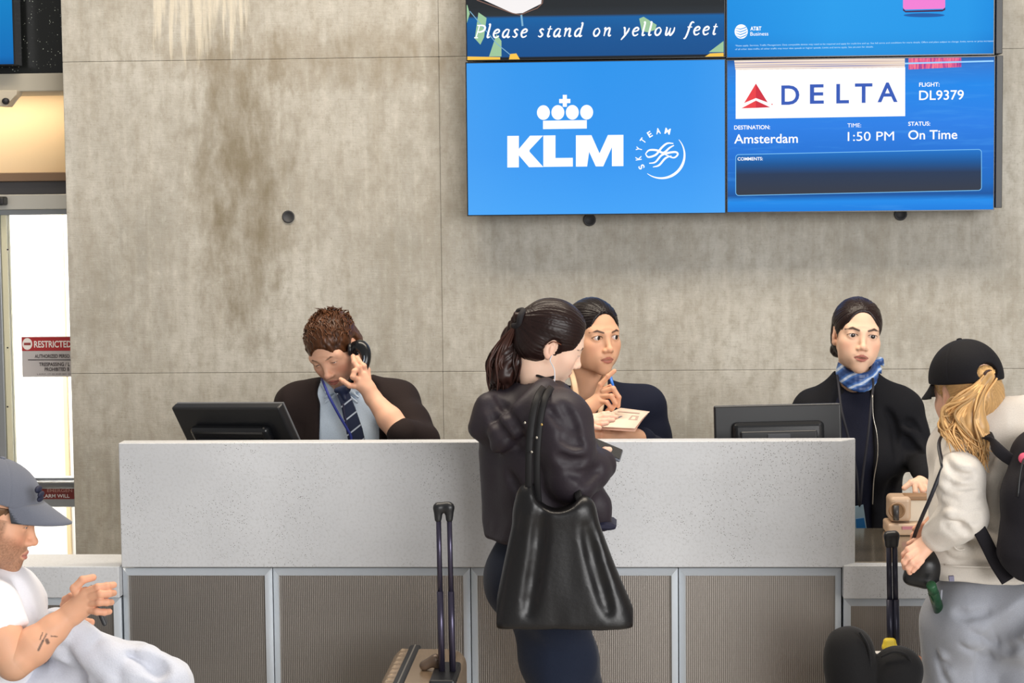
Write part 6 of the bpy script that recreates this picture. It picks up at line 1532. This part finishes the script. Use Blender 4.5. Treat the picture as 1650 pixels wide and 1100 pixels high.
    v.ell(at(30,1000,4.74), (0.06,0.14,0.13), k=0.05); v.cap(at(0,950,4.72), at(45,1010,4.70), 0.05, 0.045, k=0.05)
    sv = v.like(); sv.chain([sa, lerp(sa, el, 0.75)], [0.070,0.074], k=0.03); sv.plane(lerp(sa, el, 0.56), el-sa, k=0.006)
    hh_ = np.maximum(0.02-np.abs(v.D-sv.D), 0)/0.02; v.D = np.minimum(v.D, sv.D)-hh_*hh_*0.005
    v.cap(nb, nb+np.array((0.03,0,0.2)), 0.064, 0.08, k=0.01, op='sub')
    for q in (((8,948),(20,975),(40,1000)),((0,965),(15,995),(45,1015)),((25,935),(42,965),(52,1000)),((-10,1000),(10,1020),(35,1022))): v.fold(q, 0.008, 0.0, 'sub', 0.022)
    v.plane(hip-np.array((0,0,0.06)), (0,0,-1)); cloth('tee_shirt', v, p, fabric('white_cotton', rgb(236,236,242), 0.85, 0.1, 300, 0.2, 0.02), 0.006, 11, (1,1,0.7), 41)
    def ex(v): v.ell(hip, (0.15,0.17,0.12), k=0.04)
    M_TR = fabric('charcoal_cotton', rgb(84,84,86), 0.85, 0.2, 400)
    legs(p, hip, ft, kn, 'trousers', M_TR, hw=0.09, rt=0.085, rk=0.068, ra=0.055, yaw=90, toe=(1,0), extra=ex, top=hip[2]+0.10, hipw=0.16, depth=0.15)
    # phone
    ph = empty('mobile_phone', at(160,955,4.66), 'dark mobile phone held by the seated man', 'phone')
    Mx = Matrix.Translation(Vector(at(152,962,4.64))) @ Matrix.Rotation(math.radians(-22), 4, 'Y') @ Matrix.Rotation(math.radians(14), 4, 'Z')
    box('phone_case', (-0.0045,-0.04,-0.07), (0.0045,0.036,0.028), M_BLACK, ph, bevel=0.003, M=Mx, seg=3); box('phone_screen', (-0.0055,-0.036,-0.066), (-0.0045,0.032,0.024), mat('phone_glass', rgb(34,36,42), 0.1), ph, M=Mx)
    # pale blanket over the lap
    v = pvol(PX((60,990,4.66),(300,1110,4.66))+[hip+np.array((0.1,0,0.1))], 0.16, 0.006)
    for dy in (-0.02,0.05,0.12,0.19,0.25):
        P = PX((92,1014,4.70+dy),(120,1034,4.70+dy),(170,1068,4.70+dy),(225,1078,4.70+dy),(272,1096,4.70+dy),(292,1150,4.70+dy))
        v.chain(P, [0.040,0.044,0.046,0.046,0.040,0.034], k=0.05)
    v.cap(at(88,1002,4.84), at(72,1010,4.84), 0.03, 0.03, k=0.03)
    for q in (((118,1030),(140,1060),(165,1098)),((100,1045),(118,1070),(135,1098)),((150,1040),(180,1066),(215,1082)),((200,1066),(235,1072),(265,1080))): v.fold(q, 0.012, 0.0, 'sub', 0.03)
    for q in (((128,1032),(152,1062),(180,1098)),((165,1046),(195,1074),(235,1092))): v.fold(q, 0.012, 0.0, 'add', 0.03)
    v.chain([hip+np.array((0.12,0.0,0.10)), hip+np.array((0.30,0.05,0.14)), hip+np.array((0.42,0.1,0.12))], [0.07,0.07,0.07], k=0.04)
    bl = cloth('lap_blanket', v, None, fabric('pale_grey_fleece', rgb(206,209,220), 0.95, 0.3, 260, 0.4, 0.04), 0.008, 13, (1,1,1), 51)
    setp(bl, 'pale grey fleece draped over the lap of the seated man', 'blanket')
    # bench under him
    bn = empty('bench', (hip[0]+0.05, Y, 0), 'dark bench under the seated man', 'bench')
    box('seat', (hip[0]-0.24, Y-0.55, 0.49), (hip[0]+0.30, Y+0.55, 0.535), M_BLACK, bn, bevel=0.01)
    for q in (-0.45,0.45):
        box('leg', (hip[0]-0.22, Y+q-0.02, 0), (hip[0]-0.18, Y+q+0.02, 0.49), M_ALU2, bn); box('leg', (hip[0]+0.22, Y+q-0.02, 0), (hip[0]+0.26, Y+q+0.02, 0.49), M_ALU2, bn)
seated_man()

# ---------------------------------------------------------------- suitcases
def extending_handle(root, xa_, xb_, Y, ytop, ybot, m, lean=0.0, r=0.0075):
    for x in (xa_, xb_):
        a, b = at(x+lean, ybot, Y), at(x, ytop+14, Y); mid = lerp(a, b, 0.52)
        tube('handle_tube', [a, mid], [r*1.15, r*1.15], m, root, seg=12); tube('handle_tube', [mid, b], [r*0.9, r*0.9], m, root, seg=12)
def gold_case():
    Y = 5.2; r = empty('suitcase', (at(680,1090,Y)[0], Y, 0), 'gold hard shell suitcase with tall black handle by the counter', 'suitcase')
    M_GOLD = mat('champagne_shell', rgb(206,180,150), 0.24, 0.8)
    zt_ = at(680,1072,Y)[2]; x0, x1 = at(618,1090,Y)[0], at(743,1090,Y)[0]
    xs_ = [x0, lerp(x0,x1,0.36), lerp(x0,x1,0.60), x1]
    v = Vol((x0-0.02, Y-0.27, 0.03), (x1+0.03, Y+0.27, zt_+0.03), 0.007)
    v.rbox(((x0+x1)/2, Y, (zt_+0.07)/2), ((x1-x0)/2, 0.235, (zt_-0.07)/2), 0.045, k=0)
    for q in np.linspace(-0.19, 0.19, 9): v.cap((x0+0.03, Y+q, zt_-0.002), (x0-0.001, Y+q, zt_-0.08), 0.006, k=0.008); 
    cloth('shell', v, r, M_GOLD)
    xm = at(655,1090,Y)[0]
    def hoop(nm, x, w_, m, inf):
        vv = Vol((x-w_-0.01, Y-0.27, 0.03), (x+w_+0.01, Y+0.27, zt_+0.03), 0.004); vv.rbox((x, Y, (zt_+0.07)/2), (w_, 0.235+inf, (zt_-0.07)/2+inf), 0.006, k=0); return cloth(nm, vv, r, m)
    hoop('zip_band', xm, 0.016, M_BLACK, 0.003); hoop('zip_line', xm, 0.0035, M_METAL, 0.006)
    tp = at(722,1078,Y-0.08)
    box('handle_well', (at(702,1075,Y)[0], Y-0.19, zt_-0.02), (at(742,1075,Y)[0], Y+0.02, zt_+0.007), M_BLACK, r, bevel=0.006)
    yh = Y-0.085
    extending_handle(r, 706.5, 724, yh, 818, 1082, mat('handle_steel', rgb(70,66,84), 0.3, 0.7), 5.5)
    v = pvol(PX((700,812,yh),(732,842,yh)), 0.05, 0.003)
    v.cap(at(707,818,yh), at(723,817,yh), 0.012, 0.012, k=0.01); v.cap(at(708,816,yh+0.002), at(720,813,yh), 0.009, 0.008, k=0.008)
    for x in (706,724): v.cap(at(x,818,yh), at(x,836,yh), 0.013, 0.0095, k=0.008)
    cloth('grip', v, r, M_BLACK)
    c = at(694,1066,Y-0.05); v = Vol(c-0.09, c+0.09, 0.004); v.cap(at(684,1072,Y-0.05), at(702,1062,Y-0.05), 0.014, 0.014, k=0.01, flat=((0,1,0),1.0)); v.cap(at(702,1062,Y-0.05), at(708,1075,Y-0.05), 0.012, 0.012, k=0.01); cloth('carry_handle', v, r, mat('bronze_grip', rgb(96,80,68), 0.4, 0.3))
    for dx in (x0+0.04, x1-0.04):
        for dy in (-0.18,0.18): lathe('wheel', [(0.018,-0.012),(0.028,-0.01),(0.028,0.01),(0.018,0.012)], (dx, Y+dy, 0.029), M_BLACK, r, axis='x', seg=20); box('wheel_fork', (dx-0.018, Y+dy-0.02, 0.03), (dx+0.018, Y+dy+0.02, 0.09), M_BLACK, r, bevel=0.004)
gold_case()
def brown_case():
    Y = 5.38; r = empty('suitcase', (at(1432,1090,Y)[0], Y, 0), 'brown and white suitcase standing under the black neck pillow', 'suitcase')
    x0, x1 = at(1352,1090,Y)[0], at(1496,1090,Y)[0]; zt_ = at(1430,1064,Y)[2]
    v = Vol((x0-0.03, Y-0.2, 0.02), (x1+0.03, Y+0.2, zt_+0.03), 0.006); v.rbox(((x0+x1)/2, Y, (zt_+0.07)/2), ((x1-x0)/2, 0.15, (zt_-0.07)/2), 0.04, k=0); cloth('case_body', v, r, mat('white_canvas', rgb(214,210,206), 0.7, bump=0.2, bscale=200))
    for sx in (x0, x1):
        v = Vol((sx-0.06, Y-0.2, 0.02), (sx+0.06, Y+0.2, zt_+0.03), 0.006); v.rbox((sx+(0.012 if sx == x0 else -0.012), Y, (zt_+0.05)/2), (0.02, 0.156, (zt_-0.085)/2), 0.018, k=0); cloth('leather_side', v, r, mat('tan_leather', rgb(150,96,66), 0.5))
    yh = Y-0.02
    extending_handle(r, 1432, 1441.5, yh, 858, 1066, mat('handle_navy', rgb(44,44,58), 0.35, 0.4), 3.5, 0.0082)
    v = pvol(PX((1425,855,yh),(1450,890,yh)), 0.04, 0.003); v.cap(at(1432,863,yh), at(1441,862,yh), 0.013, k=0.01)
    for x in (1431.5,1442): v.cap(at(x,864,yh), at(x,878,yh), 0.0125, 0.0095, k=0.006)
    cloth('grip', v, r, M_BLACK)
    v = pvol(PX((1430,1045,yh-0.01)), 0.05, 0.003); v.cap(at(1429,1033,yh-0.012), at(1438,1033,yh-0.012), 0.010, k=0.008); v.cap(at(1427,1042,yh-0.012), at(1440,1042,yh-0.012), 0.011, k=0.008); cloth('yellow_wrap', v, r, mat('yellow_tape', rgb(236,206,60), 0.5))
    tube('handle_loop', spline(PX((1400,1066,Y-0.02),(1408,1060,Y-0.02),(1425,1059,Y-0.02),(1434,1066,Y-0.02)), 5), 0.006, mat('bronze_grip', rgb(96,80,68), 0.4, 0.3), r, seg=8)
    for dx in (x0+0.05, x1-0.05):
        for dy in (-0.1,0.1): lathe('wheel', [(0.016,-0.012),(0.026,-0.01),(0.026,0.01),(0.016,0.012)], (dx, Y+dy, 0.027), M_BLACK, r, axis='x', seg=20); box('wheel_fork', (dx-0.016, Y+dy-0.02, 0.03), (dx+0.016, Y+dy+0.02, 0.085), M_BLACK, r, bevel=0.004)
brown_case()
# neck pillow hooked over the case
yp = 5.17
v = pvol(PX((1335,1010,yp),(1485,1180,yp)), 0.12, 0.006)
P = spline(PX((1368,1046,yp),(1372,1085,yp-0.01),(1388,1128,yp-0.01),(1416,1136,yp-0.01),(1434,1105,yp-0.01),(1448,1078,yp-0.005)), 5)
v.chain(list(P), list(np.interp(np.linspace(0,1,len(P)), [0,0.2,0.5,0.8,1], [0.062,0.064,0.070,0.064,0.062])), k=0.012)
np_ = empty('neck_pillow', at(1408,1120,yp), 'black curved neck pillow hooked over the brown suitcase', 'pillow')
M_VEL = fabric('black_velour', rgb(13,12,14), 0.8, 0.2, 300, 0.08)
cloth('cushion', v, np_, M_VEL, 0.002, 14, rel=2)
tube('piping', spline(PX((1385,1018,yp-0.048),(1398,1040,yp-0.053),(1402,1066,yp-0.055),(1401,1090,yp-0.058)), 6), 0.0035, M_VEL, np_, seg=6)
tube('piping', spline(PX((1420,1058,yp-0.050),(1440,1050,yp-0.056),(1460,1055,yp-0.055),(1470,1072,yp-0.050)), 6), 0.0035, M_VEL, np_, seg=6)

# ---------------------------------------------------------------- document scanner on the low counter
yd_ = 6.20
sc_ = empty('document_scanner', at(1470,862,yd_), 'tan desktop document scanner on the steel low counter', 'scanner')
M_SCN = mat('tan_plastic', rgb(196,168,142), 0.4); M_SCN2 = mat('tan_plastic_dark', rgb(150,116,84), 0.45); zS = ZL
def zat(py): return at(1450, py, yd_)[2]
xq = lambda px: at(px, 840, yd_)[0]
box('base', (xq(1429), yd_-0.02, zS+0.001), (xq(1525), yd_+0.10, zat(842)), M_SCN, sc_, bevel=0.008, seg=3)
box('base_stripe', (xq(1452), yd_-0.023, zat(851)), (xq(1520), yd_-0.018, zat(846)), mat('rose_stripe', rgb(186,120,130), 0.5), sc_)
box('head', (xq(1433), yd_-0.01, zat(840)), (xq(1468), yd_+0.09, zat(800)), M_SCN, sc_, bevel=0.014, seg=4)
box('back_plate', (xq(1466), yd_+0.03, zat(843)), (xq(1530), yd_+0.05, zat(806)), mat('cream_plastic', rgb(226,214,194), 0.45), sc_, bevel=0.004)
box('top_bar', (xq(1458), yd_+0.01, zat(807)), (xq(1530), yd_+0.07, zat(799)), M_SCN2, sc_, bevel=0.004)
cc = at(1445, 822, yd_-0.012); lathe('dial_ring', [(0.024,-0.002),(0.026,-0.004),(0.020,-0.004),(0.019,0.0)], cc, M_SCN2, sc_, axis='y')
tube('knob', [at(1444,838,yd_-0.018), at(1444,814,yd_-0.018)], 0.009, mat('knob_grey', rgb(60,58,60), 0.4), sc_, seg=16)
